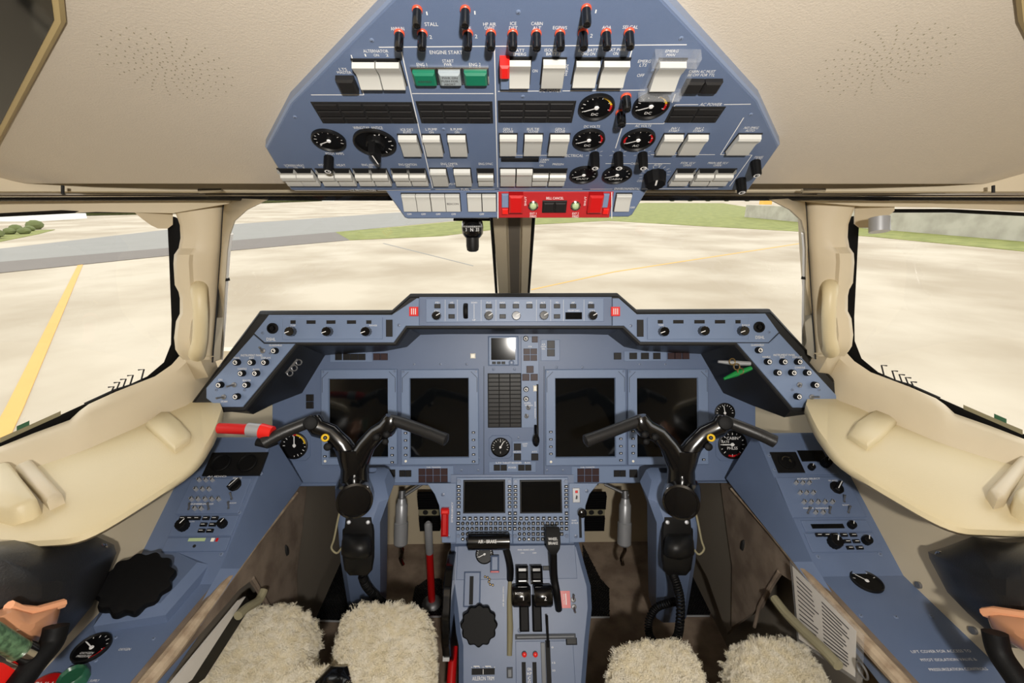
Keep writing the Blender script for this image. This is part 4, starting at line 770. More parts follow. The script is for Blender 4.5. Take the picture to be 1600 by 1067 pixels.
for ci, (x0, lab) in enumerate(((713, 'keypad display unit next to the red emergency handle'), (801, 'keypad display unit next to the copilot side bracket lever'))):
    t = thing('control_display_unit', lab, 'control unit', CU.mat, 'twin keypad display units'); P_box(CU, t, 'case', x0, 745.5, x0+87.5, 848.5, 'blue_light', .006, .0015, n0=-.02)
    P_box(CU, t, 'screen_frame', x0+11.2, 749, x0+76.5, 801, 'black', .0085, .0015, n0=.005); P_box(CU, t, 'screen', x0+13.2, 751.5, x0+74.5, 799, 'screen', .009, 0, n0=.008)
    mes = {}
    def key(px, py, shape, ch=None):
        u, v = CU.uv(px, py); k = (shape, ch)
        if k not in mes:
            mb = MB()
            if shape == 'o': mb.lathe(0, 0, [(.0044, 0), (.0044, .003), (.0036, .0038)], 12)
            elif shape == 'l': mb.box(-.0045, -.0034, 0, .0045, .0034, .003, .001)
            else: mb.box(-.0042, -.0042, 0, .0042, .0042, .003, .0008)
            mb.mt(1)
            if ch: mb.text(ch, 0, 0, None if ch not in ('-',) else .005, .0042, .0042)
            else: mb.box(-.0022, -.0011, .003, .0022, .0011, .0042)
            mes[k] = mb.build('key', ['black', 'white'], t, smooth=25, loc=(u, v, .006)).data
        else: link('key', mes[k], t, (u, v, .006))
    for y in (759.4, 765.7, 772, 778.3, 784.6, 790.8): key(x0+4.3, y, 'l'); key(x0+83.2, y, 'l')
    key(x0+4, 801, 's'); key(x0+83.5, 801, 's')
    for k in range(10): key(x0+4+k*8.85, 809, 's')
    li = 0
    for rI, y in enumerate((816.7, 824.8, 833, 841)):
        if rI < 2: key(x0+3.5, y, 's')
        for c in range(3): key(x0+10.6+7.2*c, y, 'o', '123456789.0-'[rI*3+c])
        for c in range(7):
            if li < 26: key(x0+32+7.35*c, y, 's', KL[li]); li += 1
        if rI < 2: key(x0+83.5, y, 's')
    P_screws(CU, t, [], 3)
    for px, py in ((x0+4.5, 751.5), (x0+83, 751.5), (x0+3.5, 836.5), (x0+84, 836.5)):
        u, v = CU.uv(px, py); MB().lathe(u, v, [(.005, .006), (.0046, .0085)], 16).build('fastener', 'blue_rim', t)
# ------------------------------------------------------------------ centre pedestal
ped = thing('center_pedestal', 'blue-grey centre pedestal with throttle levers, trim wheels and knobs', 'pedestal', PD.mat)
body = [(704, 846), (905, 846), (914, 880), (924, 915), (926, 950), (921, 1000), (915, 1080), (912, 1150), (716, 1150), (716, 1010), (712, 990), (708, 950), (702, 905)]
MB().prism(PD.poly(body), -.30, 0, .012).build('pedestal_body', 'blue_dark', ped, smooth=40)
P_box(PD, ped, 'upper_plate', 714, 852, 900, 905, 'blue', .002, .001)
P_box(PD, ped, 'control_plate', 806, 1001, 898, 1100, 'blue_dark', .002, .001)
P_gauge(PD, ped, 757, 866, 14, (200, -20, 15), 205, name='trim_gauge')
P_box(PD, ped, 'trim_scale_block', 725, 893, 751, 948, 'blue', .012, .003); P_box(PD, ped, 'trim_scale_slot', 734, 900, 740, 944, 'dark', .0125, 0)
P_box(PD, ped, 'flap_lever_knob', 767, 868, 780, 893, 'blue', .03, .004, label='blue flap lever knob'); P_box(PD, ped, 'flap_lever_stripe', 767, 892, 780, 894.5, 'red', .0305, .001)
u, v = PD.uv(750, 974); r = PD.rad(750, 974, 28)
MB().lathe(u, v, [(r*.5, 0), (r*.5, .02), (r, .022), (r, .044), (r*.93, .048)], 96, scallop=12, amp=.10).build('rudder_trim_knob', 'rubber', ped, label='large black scalloped rudder trim knob')
# elevator trim wheel on the left flank
wm = MB(); rw_ = .125; wm.lathe(0, 0, [(rw_*.8, -.010), (rw_*.97, -.010), (rw_, -.007), (rw_, .007), (rw_*.97, .010), (rw_*.8, .010)], 56, scallop=14, amp=.03)
u, v = PD.uv(703, 942); wm.v = [(u+z, v+x, y-.045) for x, y, z in wm.v]; wm.build('trim_wheel', 'gloss', ped, label='black elevator trim wheel')
wmk = MB()
for a in (200, 215): 
    wmk.box(u-.009, v-.115, .012, u+.006, v-.10, .016)
wmk.build('wheel_mark', 'white', ped, smooth=0)
MB().tube([PD.o*0+Vector((u+.004, v-.10, -.09)), Vector((u+.004, v-.19, -.06))], .011, 14).build('red_strut', 'red', ped, label='dull red tube below the trim wheel')
# air brake lever
ub, vb = PD.uv(797, 905); ua, va = PD.uv(793, 872)
MB().tube(smoothpath([(ub, vb, 0), (ub, vb+.03, .03), (ua-.004, va+.02, .05), (ua-.016, va+.036, .06)], 4), .0085, 10).build('air_brake_arm', 'black', ped)
hc = PD.mat.inverted() @ at(764, 846, 1.10); L_ = 33/FPX*1.10; rh = 12.5/FPX*1.10
ab = MB().tube([hc+Vector((x, 0, 0)) for x in (-L_, -L_*.97, L_*.97, L_)], [rh*.85, rh, rh, rh*.85], 24).build('air_brake_handle', 'gloss', ped, label='black cylindrical air brake handle')
def surf_text(st, c, F_n, wd, h, par, m='white', off=0.0):
    # flat lettering standing at local point c facing direction F_n (local)
    n = Vector(F_n).normalized(); x = Vector((1, 0, 0)); y = n.cross(x).normalized(); vv, ff, asp = text_mesh(st)
    return MB().add([Vector(c)+x*(a*wd)+y*(b*h)+n*off for a, b in vv], ff).build('lettering', m, par, smooth=0, kind='stuff')
nv = (PD.mat.inverted().to_3x3() @ (CAM-at(764, 846, 1.10))).normalized()
surf_text('AIR - BRAKE', hc-Vector((.004, 0, 0)), nv, L_*.85, .0075, ab, off=rh+.0006)
# cream cable slot
mb = MB(); q = [PD.uv(*p) for p in ((797, 905), (796, 940), (797, 980), (796, 1024))]; mb.tube([(x, y, .002) for x, y in q], [.005, .0065, .0075, .006], 10); mb.build('slot_gaiter', 'khaki', ped, label='pale fabric gaiter in the lever slot')
# throttles
for nm, x0, x1, tx, sx in (('1', 800, 828, (806, 824.5), (812, 826.5)), ('2', 832.5, 861, (827.5, 846), (832, 846))):
    u0, v0, u1, v1 = PD.rect(x0, 912, x1, 948); uc, vc = (u0+u1)/2, (v0+v1)/2
    th = MB(); th.box(*PD.uv(sx[0], 985), 0, PD.uv(sx[1], 985)[0], vc, .03, .003); b = th.build('throttle_arm', 'rubber', ped)
    hr = (v1-v0)/2*.95; kb = MB().lathe(0, 0, [(hr*.86, u0), (hr, u0+.004), (hr, u1-.004), (hr*.86, u1)], 28); kb.v = [(z, vc+x, .038+y*.8) for x, y, z in kb.v]; kb.build('throttle_knob', 'gloss', b, label='rounded black throttle knob')
    r0, r1, r2, r3 = PD.rect(tx[0], 884, tx[1], 912); rk = MB().box(r0, r1, .01, r2, r3, .05, .006).build('reverser_lever', 'gloss', ped, label='black thrust reverser lever')
    MB().box(r0+.002, r1+.008, .048, r2-.002, r3-.012, .056, .004).build('reverser_grip', 'rubber', rk)
    MB().text(nm, uc+.004, vc-.004, None, .009, .038+hr*.8+.0006).build('lettering', 'white', b, smooth=0, kind='stuff')
    if nm == '1': MB().text('BOTH', uc-.006, vc+.006, .018, .0045, .038+hr*.79+.0006).build('lettering', 'white', b, smooth=0, kind='stuff')
# wheel brake lever
hd_ = PD.mat.inverted() @ at(864, 842, 1.08); ft = Vector(PD.uv(873, 952)+(.0,)); md = PD.mat.inverted() @ at(866, 900, 1.09)
br = MB().tube(smoothpath([ft, ft.lerp(md, .5)+Vector((0, 0, .01)), md, hd_+Vector((0, -.02, 0))], 4), .0085, 10).build('wheel_brake_arm', 'black', ped)
e = .0165; MB().loft([[hd_+Vector((sx*e*k, dv, sn*.011*k)) for sx, sn in ((-1, -1), (1, -1), (1, 1), (-1, 1))] for dv, k in ((-.034, .35), (-.022, .85), (-.01, 1), (.02, 1.0), (.026, .9))], closed=True).add([hd_+Vector((sx*e*.9, .026, sn*.01)) for sx, sn in ((-1, -1), (1, -1), (1, 1), (-1, 1))], [(0, 1, 2, 3)]).build('wheel_brake_handle', 'rubber', br, label='black wheel brake handle')
nb = (PD.mat.inverted().to_3x3() @ (CAM-at(864, 842, 1.08))).normalized()
for st, dv in (('WHEEL', .0), ('BRAKE', -.009)): surf_text(st, hd_+Vector((0, dv, 0)), nb, .022, .006, br, off=.0135)
P_box(PD, ped, 'red_placard', 875, 923, 891, 950, 'red', .0016, 0); P_box(PD, ped, 'cross_bar', 805, 990, 899, 998, 'greybar', .012, .004); P_box(PD, ped, 'bar_end', 884, 996, 901, 1007, 'black', .008, .002)
P_toggle(PD, ped, 895.7, 937, 4, 90, .02); P_toggle(PD, ped, 896.7, 948, 4, -90, .02)
for px in (819, 836): u, v = PD.uv(px, 1021); b = MB().lathe(u, v, [(.006, 0), (.006, .008), (.005, .009)], 16).build('fuel_cock_plunger', 'silver', ped); MB().lathe(u, v, [(.0052, .008), (.0052, .018), (.003, .0195)], 16).build('red_cap', 'redbright', b)
for x0, x1 in ((815.5, 822), (832.5, 839)): P_box(PD, ped, 'lever_slot', x0, 1034, x1, 1100, 'dark', .0026, 0)
P_box(PD, ped, 'flap_gate', 846, 1003, 853, 1100, 'greybar', .006, .001); P_box(PD, ped, 'flap_slot', 853.5, 1000, 861, 1100, 'dark', .004, 0)
MB().tube([Vector(PD.uv(856, 1010)+(.01,)), Vector(PD.uv(853, 960)+(.03,))], .0028, 8).build('flap_lever', 'black', ped)
P_box(PD, ped, 'trim_indicator', 737, 1044, 773, 1054, 'dark', .0012, 0); P_box(PD, ped, 'aileron_trim_pin', 792, 1042, 801, 1058, 'greybar', .014, .003)
P_box(PD, ped, 'push_button', 848, 884, 858, 891, 'black', .006, .001)
# bead chain
bc = MB()
for i, (px, py) in enumerate(((758, 901), (762, 902), (765, 905), (764, 909), (766, 913), (770, 914))): u, v = PD.uv(px, py); bc.lathe(u, v, [(.001, .001), (.003, .003), (.001, .006)], 10)
bc.build('bead_chain', 'brass', ped, kind='stuff')
LP = Lettering(PD, ped, n=.003)
for a in [('RUDDER TRIM', 750, 950.5, 29, 3.6), ('AILERON TRIM', 755, 1059.5, 34, 6.5), ('ON', 827, 1045, 6, 5), ('H.P', 827, 1052, 7, 5), ('C', 827, 1059, 4, 5), ('O', 827, 1065, 4, 5), ('PARK BRAKE UNIT', 822, 859, 26, 2.4), ('ON', 816, 864, 5, 2.2), ('OFF', 835, 864, 6, 2.2), ('0', 863, 1011, 3, 3), ('15', 865, 1035, 5, 3), ('25', 865, 1047, 5, 3), ('AIR BRAKE OPEN', 786.5, 932, 27, 2.6)]: LP.t(*(a if a[0] != 'AIR BRAKE OPEN' else a+(math.pi/2,)))
for i in range(7): LP.l((737+6*i, 1041), (737+6*i, 1043), w=.0008)
LP.l((740, 1040.5), (749, 1040.5), w=.0016).l((758, 1040.5), (767, 1040.5), w=.0016).l((755, 1045), (755, 1053), w=.0012)
for i in range(6): LP.l((727, 898+9*i), (732, 898+9*i), w=.0008).l((742, 898+9*i), (748, 898+9*i), w=.0008)
LP.done()
u, v = PD.uv(883, 936); MB().text('CAUTION', u-.003, v, .022, .003, .0018, math.pi/2).line((u+.002, v-.012), (u+.002, v+.012), .0022, .0018).build('placard_text', 'white', ped, smooth=0, kind='stuff')
P_screws(PD, ped, [(727, 858), (893, 887), (746, 880), (812, 985)], 3)
# ------------------------------------------------------------------ control columns and yokes
def toL(t, p): return t.matrix_world.inverted() @ p
def yoke(sd):
    H = lambda px, py, d: at(px, py, d)
    if not sd: hub = (554, 782); aL, aR = (490, 657), (611, 657); gL, gR = ((474, 663), (440, 677), (412, 692)), ((626, 660), (662, 673), (697, 687)); cx = 575; cyl = (596, 748); who = 'pilot'
    else: hub = (1064, 784); aL, aR = (1001, 657), (1129, 657); gL, gR = ((986, 662), (950, 676), (915, 689)), ((1144, 662), (1180, 676), (1211, 690)); cx = 1043; cyl = (1022, 748); who = 'copilot'
    d = .95; k = d/FPX
    base = at(cx, 948, 1.42); base.z = 0
    t = thing('control_yoke', 'black two-horn control yoke on a blue-grey column in front of the %s seat' % who, 'yoke', Matrix.Translation(base), 'control yokes'); bpy.context.view_layer.update()
    Lc_ = lambda p: p-base
    fl = 1 if not sd else -1
    # column: tapered blue box from floor to hub
    c_bot = at(hub[0]+fl*22, 948, 1.30); c_mid = at(hub[0]+fl*16, 860, 1.10); c_top = at(hub[0]+fl*14, 800, 1.03); c_hi = at(hub[0]+fl*34, 742, 1.03)
    rows = []
    for c, hw, hd2 in ((c_bot, .042, .05), (c_mid, .046, .05), (c_top, .046, .05), (at(hub[0]+fl*24, 765, 1.035), .05, .045), (at(hub[0]+fl*26, 742, 1.05), .036, .03), (at(hub[0]+fl*26, 735, 1.06), .012, .01)):
        rows.append([Lc_(c+Vector((sx*hw*(1 if abs(sy) < 1 else .8), sy*hd2, 0))) for sx, sy in ((-1, -.7), (-.8, -1), (.8, -1), (1, -.7), (1, .7), (.8, 1), (-.8, 1), (-1, .7))])
    MB().loft(rows, closed=True).build('column', 'blue_dark', t, smooth=40)
    # hub
    c = at(*hub, .908); ax = (CAM-c).normalized(); ax = (ax+Vector((0, 0, -.35))).normalized(); x_ = Vector((1, 0, 0)); y_ = ax.cross(x_).normalized(); x_ = y_.cross(ax)
    def disc_(prof, seg=36): 
        mb = MB(); mb.lathe(0, 0, prof, seg); mb.v = [tuple(Lc_(c+x_*a+y_*b+ax*n)) for a, b, n in mb.v]; return mb
    rr = 26*k; disc_([(rr*1.06, -.07), (rr*1.08, -.01), (rr*1.02, .004), (rr*.9, .006), (rr*.86, .0025), (rr*.3, .004)]).build('hub', 'gloss', t, smooth=40)
    # Y body: loft in the yoke plane
    def arm(pts):
        rows = []
        for px, py, wd, th, dd in pts:
            p = at(px, py, dd); rows.append((p, wd*k, th))
        out_ = []
        for i, (p, wd, th) in enumerate(rows):
            tg = (rows[min(i+1, len(rows)-1)][0]-rows[max(i-1, 0)][0]).normalized(); nrm = (CAM-p).normalized(); sx = tg.cross(nrm).normalized(); nz_ = sx.cross(tg).normalized()
            if nz_.dot(nrm) < 0: nz_ = -nz_
            out_.append([Lc_(p+sx*wd*a+nz_*th*b) for a, b in ((-1, -.6), (-1, .3), (-.72, .85), (-.3, 1), (.3, 1), (.72, .85), (1, .3), (1, -.6), (.6, -1), (-.6, -1))])
        mb = MB().loft(out_, closed=True); n = len(out_[0]); mb.add(out_[-1], [tuple(range(n))]); mb.add(out_[0], [tuple(range(n-1, -1, -1))]); return mb
    hx, hy = hub
    MB_ = arm([(hx, hy+6, 22, .020, .95), (hx, hy-30, 21, .022, .945), (hx, hy-52, 20, .022, .94), (hx, hy-66, 24, .022, .938), (hx, hy-82, 27, .021, .936)])
    st_ = MB_.build('stem', 'gloss', t, smooth=50)
    for (ex, ey), s_ in ((aL, -1), (aR, 1)):
        arm([(hx+s_*2, hy-58, 18, .020, .94), (hx+s_*19, hy-88, 14, .020, .936), (hx+s_*36, hy-106, 13, .019, .934), (ex-s_*7, ey+12, 14.5, .020, .932), (ex, ey+1, 14, .02, .93), (ex+s_*2, ey-7, 10, .016, .93)]).build('horn', 'gloss', t, smooth=50)
    for gp, ep in ((gL, aL), (gR, aR)):
        pts = smoothpath([Lc_(at(*ep, .928)), Lc_(at(*gp[0], .922)), Lc_(at(*gp[1], .905)), Lc_(at(*gp[2], .893))], 5); n = len(pts)
        MB().tube(pts+[pts[-1]+(pts[-1]-pts[-2])*.5], [.0125]*3+[.0120]*(n-5)+[.0125, .0125, .006], 16).build('hand_grip', 'blackleather', t, smooth=50, label='textured black hand grip')
    o_ = aL if not sd else aR; i_ = aR if not sd else aL; s_ = 1 if not sd else -1
    def puck(px, py, r, dd, m, nm, h=.006, **kw):
        p = at(px, py, dd); a_ = (CAM-p).normalized(); xx = Vector((1, 0, 0)); yy = a_.cross(xx).normalized(); xx = yy.cross(a_); mb = MB().lathe(0, 0, [(r*k, -.01), (r*k, h*.7), (r*k*.85, h), (r*k*.5, h*.8)], 20); mb.v = [tuple(Lc_(p+xx*a+yy*b+a_*n)) for a, b, n in mb.v]; return mb.build(nm, m, t, **kw)
    puck(o_[0]-s_*5, o_[1]+4, 10.5, .912, 'rubber', 'trim_switch'); puck(o_[0]+s_*18, o_[1]+27, 6, .913, 'yellow', 'yellow_button', label='round yellow button'); puck(o_[0]+s_*18, o_[1]+27, 3, .909, 'black', 'button_core')
    puck(o_[0]+s_*22, o_[1]+41, 6, .915, 'rubber', 'push_button'); puck(i_[0]-s_*23, i_[1]+26, 5.5, .914, 'rubber', 'push_button'); puck(i_[0]-s_*7, i_[1]+22, 5.5, .914, 'rubber', 'push_button'); puck(i_[0]-s_*9, i_[1]+33, 5, .914, 'rubber', 'push_button')
    # boot below the hub: plate with dome
    bx_, by_ = hub[0]+fl*6, 815; rows = []
    for y, hw, dd in ((808, 22, .99), (830, 25, .985), (870, 25, .985), (890, 22, .99), (899, 14, 1.0)): rows.append([Lc_(at(bx_-hw, y, dd+.02)), Lc_(at(bx_-hw, y, dd)), Lc_(at(bx_-hw*.85, y, dd-.006)), Lc_(at(bx_+hw*.85, y, dd-.006)), Lc_(at(bx_+hw, y, dd)), Lc_(at(bx_+hw, y, dd+.02))])
    MB().loft(rows).build('boot_plate', 'black', t, smooth=40)
    dm = []
    for y, hw, dp in ((828, 10, .985), (833, 19, .955), (845, 23, .935), (858, 24, .93), (866, 24, .935), (869, 20, .955), (870, 8, .985)): dm.append([Lc_(at(bx_-3*fl+hw*math.cos(a), y+5*math.sin(a), dp+.03-.03*math.sin(a))) for a in [R(18*i) for i in range(11)]])
    MB().loft(dm).build('chart_lamp', 'black', t, smooth=60, label='black dome on the column')
    for dx in (-15, 15): puck(bx_+dx, 816, 3.5, .982, 'silver', 'screw', .002)
    MB().tube(smoothpath([Lc_(at(hub[0]-fl*a, hub[1]+b, .985)) for a, b in ((20, 5), (26, 30), (32, 60), (36, 74), (28, 82), (20, 74))], 5), .0022, 6).build('cable', 'khaki', t)
    return t, Lc_, hub, fl, bx_
for sd in (0, 1):
    t, Lc_, hub, fl, bx_ = yoke(sd)
    # coiled lead
    if not sd: path = [at(566, 900, 1.02), at(572, 915, 1.04), at(585, 930, 1.10), at(600, 942, 1.14), at(612, 944, 1.16)]
    else: path = [at(1052, 898, 1.0), at(1058, 915, .99), at(1063, 940, .99), at(1062, 975, 1.0), at(1056, 998, 1.02), at(1035, 1010, 1.06), at(1016, 995, 1.10), at(1014, 970, 1.12), at(1025, 950, 1.12), at(1045, 942, 1.10), at(1056, 940, 1.1)]
    sp = smoothpath(path, 22 if sd else 26); hl = []; ph = 0
    n = len(sp); x_ = Vector((1, 0, 0))
    for i in range(n-1):
        tg = (sp[i+1]-sp[i]).normalized(); x_ = (x_-tg*x_.dot(tg)).normalized(); y_ = tg.cross(x_)
        for q_ in range(6): ph += 2*math.pi/(22 if sd else 20); hl.append(Lc_(sp[i].lerp(sp[i+1], q_/6)+(x_*math.cos(ph)+y_*math.sin(ph))*.0075))
    MB().tube(hl, .0024, 6).build('coiled_cord', 'rubber', t, smooth=60)
# ------------------------------------------------------------------ side consoles
XI, XO = .57, .741
RV = Vector((0, .86, .51)).normalized()
RP = Frame((0, .737, .632), (1, 0, 0), RV)
def xplane(x): return Plane((x, 0, 0), (1, 0, 0))
def xpoly(x, pts, th): # slab in the plane X = x, grown outward
    q = [xplane(x).hit(*p) for p in pts]; k = len(q); o = Vector((math.copysign(th, x), 0, 0)); mb = MB()
    return mb.add(q+[p+o for p in q], [tuple(range(k)), tuple(range(2*k-1, k-1, -1))]+[(i, (i+1) % k, k+(i+1) % k, k+i) for i in range(k)])
def bulge(cx, cy, outl, xs, scl):
    rows = []
    for x, s_ in zip(xs, scl): rows.append([xplane(x).hit(cx+(px-cx)*s_, cy+(py-cy)*s_) for px, py in outl])
    mb = MB().loft(rows, closed=True); k = len(outl); mb.add(rows[-1], [tuple(range(k))]); return mb
def dense(pts, n=4): return [((a[0]*(n-i)+b[0]*i)/n, (a[1]*(n-i)+b[1]*i)/n) for a, b in zip(pts, pts[1:]+pts[:1]) for i in range(n)]
cprof = [(.40, .56), (.40, ZCON-.006), (.41, ZCON), (.683, ZCON), (.945, .7555), (.955, .757), (.960, .75), (.966, .61), (1.05, .60), (1.05, .56)]
for sd in (0, 1):
    s_ = 1 if sd else -1; who = 'copilot' if sd else 'pilot'
    con = thing('side_console', 'blue-grey side console with radio panels beside the %s seat' % who, 'console', None, 'side consoles')
    mb = MB().loft([[(s_*x, y, z) for y, z in cprof] for x in (XO, XI+.004, XI)])
    mb.v = [(x, y, z-(.004 if abs(abs(x)-XI) < 1e-6 and z > .5 else 0)) for x, y, z in mb.v]
    for x in (XI, XO): mb.add([(s_*x, y, z-.004*(x == XI)*(z > .5)) for y, z in cprof], [tuple(range(len(cprof)))])
    mb.build('console_body', 'blue_dark', con, smooth=30)
    mb = MB().loft([[(s_*XI, .60, .597), (s_*XI, .70, .62), (s_*XI, .95, .748), (s_*XI, .962, .745)], [(s_*(XI-.02), .60, .595), (s_*(XI-.022), .72, .60), (s_*(XI-.026), .95, .60), (s_*(XI-.026), 1.0, .60)]])
    mb.build('console_flank', 'blue_dark', con, smooth=20)
    # radio modules as parts of the console (local = world for the console, so place them by matrix)
    before = set(col.objects)
    if not sd:
        P_box(RP, con, 'audio_panel', 288, 748, 383, 803, 'blue_dark', .003, .001); P_box(RP, con, 'radio_panel', 271, 806, 368, 838, 'blue_dark', .003, .001); P_box(RP, con, 'transponder_panel', 258, 840, 357, 862, 'blue_dark', .003, .001)
        P_box(RP, con, 'speaker_plate', 325, 708, 413, 744, 'black', .005, .001)
        for px in (347, 388):
            u, v = RP.uv(px, 725); r = RP.rad(px, 725, 15); MB().lathe(u, v, [(r, .005), (r, .008), (r*.9, .009), (r*.8, .006), (r*.3, .0055)], 28).build('speaker_cone', 'rubber', con)
        dia = [(313.5, 751.6), (324, 751.6), (334, 751.6), (308.7, 766), (319, 766), (329, 766), (302, 781.5), (312, 781.5), (323, 781.5), (333.5, 781.5), (344, 781.5), (307, 796), (317, 796)]
        tog = [(296, 796, 60), (327, 796, 90), (363, 780, 100), (358, 794.6, 80)]; rot = (368, 759, 10, 55)
        kys = [(288, 811), (299, 811), (310, 811), (324, 811), (337.6, 811), (320, 821), (334, 821), (317, 830.5), (330, 830.5)]; kn = [(289, 823, 9, .02), (350, 820, 7, .016)]
        P_box(RP, con, 'lcd_display', 296, 841.5, 322, 846.5, 'lcd', .004, 0); P_box(RP, con, 'white_light', 331, 841.5, 336, 847, 'lamp_white', .004, 0); P_box(RP, con, 'red_light', 338.5, 841.5, 342, 847, 'red', .004, 0)
        scw = [(326, 740), (410, 710), (408, 740), (389, 753), (290, 801), (374, 801), (272, 832), (366, 812), (262, 856), (352, 848), (346, 866)]
        tx = [('AUDIO', 340, 745.5, 30, 2.6), ('SELECT', 372, 748, 14, 2.4), ('MARKER', 307, 788.5, 20, 2.4), ('TRANSPONDER', 322, 788.5, 26, 2.4), ('BOOM', 365, 787, 10, 2.2), ('SQ ON', 300, 816, 10, 2.2)]
    else:
        P_box(RP, con, 'audio_panel', 1224, 746, 1337, 809, 'blue_dark', .003, .001); P_box(RP, con, 'radio_panel', 1254, 813, 1357, 831, 'blue_dark', .003, .001); P_box(RP, con, 'transponder_panel', 1262, 833, 1370, 863, 'blue_dark', .003, .001)
        P_box(RP, con, 'gauge_plate', 1209, 707, 1250, 739, 'black', .004, .001); P_box(RP, con, 'display_plate', 1250, 704, 1300, 742, 'blue_dark', .003, .001); P_box(RP, con, 'display', 1248, 705, 1288, 722, 'screen', .005, .0005)
        u, v = RP.uv(1228, 722); r = RP.rad(1228, 722, 13); MB().lathe(u, v, [(r, .004), (r, .006), (r*.85, .0065), (r*.8, .0045)], 28).mt(1).ring(u, v, .0068, r*.5, r*.62, 40, 170, 14).ring(u, v, .0068, r*.2, r*.5, -30, 30, 8).build('outlet_dial', ['rubber', 'chrome'], con)
        dia = [(1242, 756), (1252, 756), (1262, 756), (1248, 771.6), (1258, 771.6), (1268.4, 771.6), (1254, 786), (1265, 786), (1276, 786), (1286.5, 786), (1298, 786), (1272, 802), (1283.5, 802)]
        tog = [(1261, 802, 60), (1295, 802, 90), (1318, 784, 100), (1324.5, 801, 80)]; rot = (1306, 763, 10, 45)
        kys = [(1277.6, 837), (1289.4, 837), (1302, 837), (1316.5, 837), (1331, 837), (1321.5, 847), (1335.7, 847), (1326, 857), (1341, 857)]; kn = [(1301, 849, 10, .02), (1351, 846, 7, .016), (1265.7, 732, 5, .014), (1287, 726, 7, .022), (1328, 822, 6, .014)]
        P_box(RP, con, 'frequency_display', 1266.6, 819.5, 1317, 826.5, 'screen', .004, 0)
        scw = [(1202, 712), (1210, 734), (1228, 757), (1247, 803), (1340, 803), (1258, 823), (1348, 820), (1266, 842), (1272, 856), (1362, 850), (1278, 870), (1375, 866)]
        tx = [('AUDIO SELECT', 1262, 749, 36, 2.6), ('MIC SELECT', 1300, 752, 14, 2.4), ('MARKER', 1262, 795, 16, 2.4), ('INTERPHONE', 1285, 795, 24, 2.4), ('BOOM', 1320, 790, 10, 2.2)]
    um = None
    for px, py in dia:
        u, v = RP.uv(px, py)
        if um is None: um = MB().lathe(0, 0, [(.0048, 0), (.0048, .008), (.0038, .0095)], 4).mt(1).box(-.001, -.0028, .009, .001, .0028, .0101).build('volume_key', ['alu', 'dark'], con, smooth=10, loc=(u, v, .003)).data
        else: link('volume_key', um, con, (u, v, .003))
    for px, py, a in tog: P_toggle(RP, con, px, py, 3.5, a, .016, 'silver')
    P_pointer(RP, con, *rot[:3], .016, rot[3])
    for px, py in kys: P_box(RP, con, 'key', px-5, py-2.6, px+5, py+2.6, 'black', .008, .001)
    for px, py, r, l in kn: P_knob(RP, con, px, py, r, l, 'tuning_knob', 'rubber', ring=False, mark=60)
    P_screws(RP, con, scw, 3)
    L1 = Lettering(RP, con, n=.0038)
    for a in tx: L1.t(*a)
    for px, py in kys: L1.mb.line(RP.uv(px-3, py), RP.uv(px+3, py), .0010, .0086)
    L1.done()
    if not sd: 
        u, v = RP.uv(305, 854); MB().lathe(u, v, [(.003, .003), (.003, .004)], 12).build('jack_hole', 'dark', con)
    bpy.context.view_layer.update()
    for o in set(col.objects)-before:
        if o.parent is con: o.matrix_basis = RP.mat @ o.matrix_basis
    before = set(col.objects)
    L2 = Lettering(CON, con, n=.0008)
    if not sd:
        P_gauge(CON, con, 144, 1014, 25, (150, -60, 9), 150, [(0, -60, 1)], [('OXYGEN', 0, -.35, .14), ('PRESSURE', 0, -.55, .14)], depth=.005, lab='round oxygen pressure gauge')
        L2.t('OXYGEN', 195, 1015, 18, 4).t('SUPPLY', 148, 1064, 14, 4)
        P_screws(CON, con, [(113, 1032), (141, 995), (181, 996), (150, 1032), (240, 998), (286, 940)], 3)
        MB().prism(CON.poly([(150, 990), (262, 972), (330, 892), (268, 862), (190, 890)]), 0, .03, .014).build('tiller_plinth', 'blue_dark', con, smooth=40)
        u, v = CON.uv(116, 1066); r = CON.rad(116, 1066, 20); b = MB().lathe(u, v, [(r, 0), (r, .012), (r*.85, .016), (r*.7, .012)], 28, scallop=10, amp=.06).build('green_rotary_valve', 'greenknob', con, label='green oxygen valve knob')
    else:
        P_gauge(CON, con, 1354, 909, 22, (160, 20, 5), 130, (), (), depth=.004, name='air_vent')
        for st, px, py, wd in (('LIFT COVER FOR ACCESS TO', 1470, 1018, 94), ('PITOT ISOLATION VALVE &', 1482, 1031, 88), ('PRESSURIZATION CONTROLS', 1497, 1046, 92)): L2.t(st, px, py, wd, 4.6)
        P_screws(CON, con, [(1277, 890), (1330, 890), (1384, 890), (1345, 962), (1400, 964), (1455, 963)], 3)
    L2.done()
    bpy.context.view_layer.update()
    for o in set(col.objects)-before:
        if o.parent is con: o.matrix_basis = CON.mat @ o.matrix_basis
    # suede flank below the console, grey panel, rolled edge
    M = mirx if sd else (lambda m: m)
    sw = M(xpoly(-.566, [(455, 757), (480, 757), (472, 830), (464, 893), (466, 990), (425, 960), (408, 925), (395, 905), (375, 920), (190, 1130), (190, 1096), (330, 926), (455, 772)], .01)).build('side_lining', 'suede', smooth=0, label='brown suede side lining below the console by the %s seat' % who, cat='lining', group='suede side linings')
    q = [xplane(-.558).hit(*p) for p in ((464, 768), (404, 842), (335, 930), (266, 1018), (196, 1102))]; M(MB().tube([p-Vector((0, 0, .004)) for p in q], [.003, .005, .009, .012, .012], 10)).build('rolled_edge', 'suede_edge', sw, label='light suede rolled edge')
    q = [xplane(-.565).hit(*p) for p in ((395, 903), (410, 928), (425, 958), (432, 990))]; M(MB().tube(q, .004, 8)).build('cutout_edge', 'suede', sw)
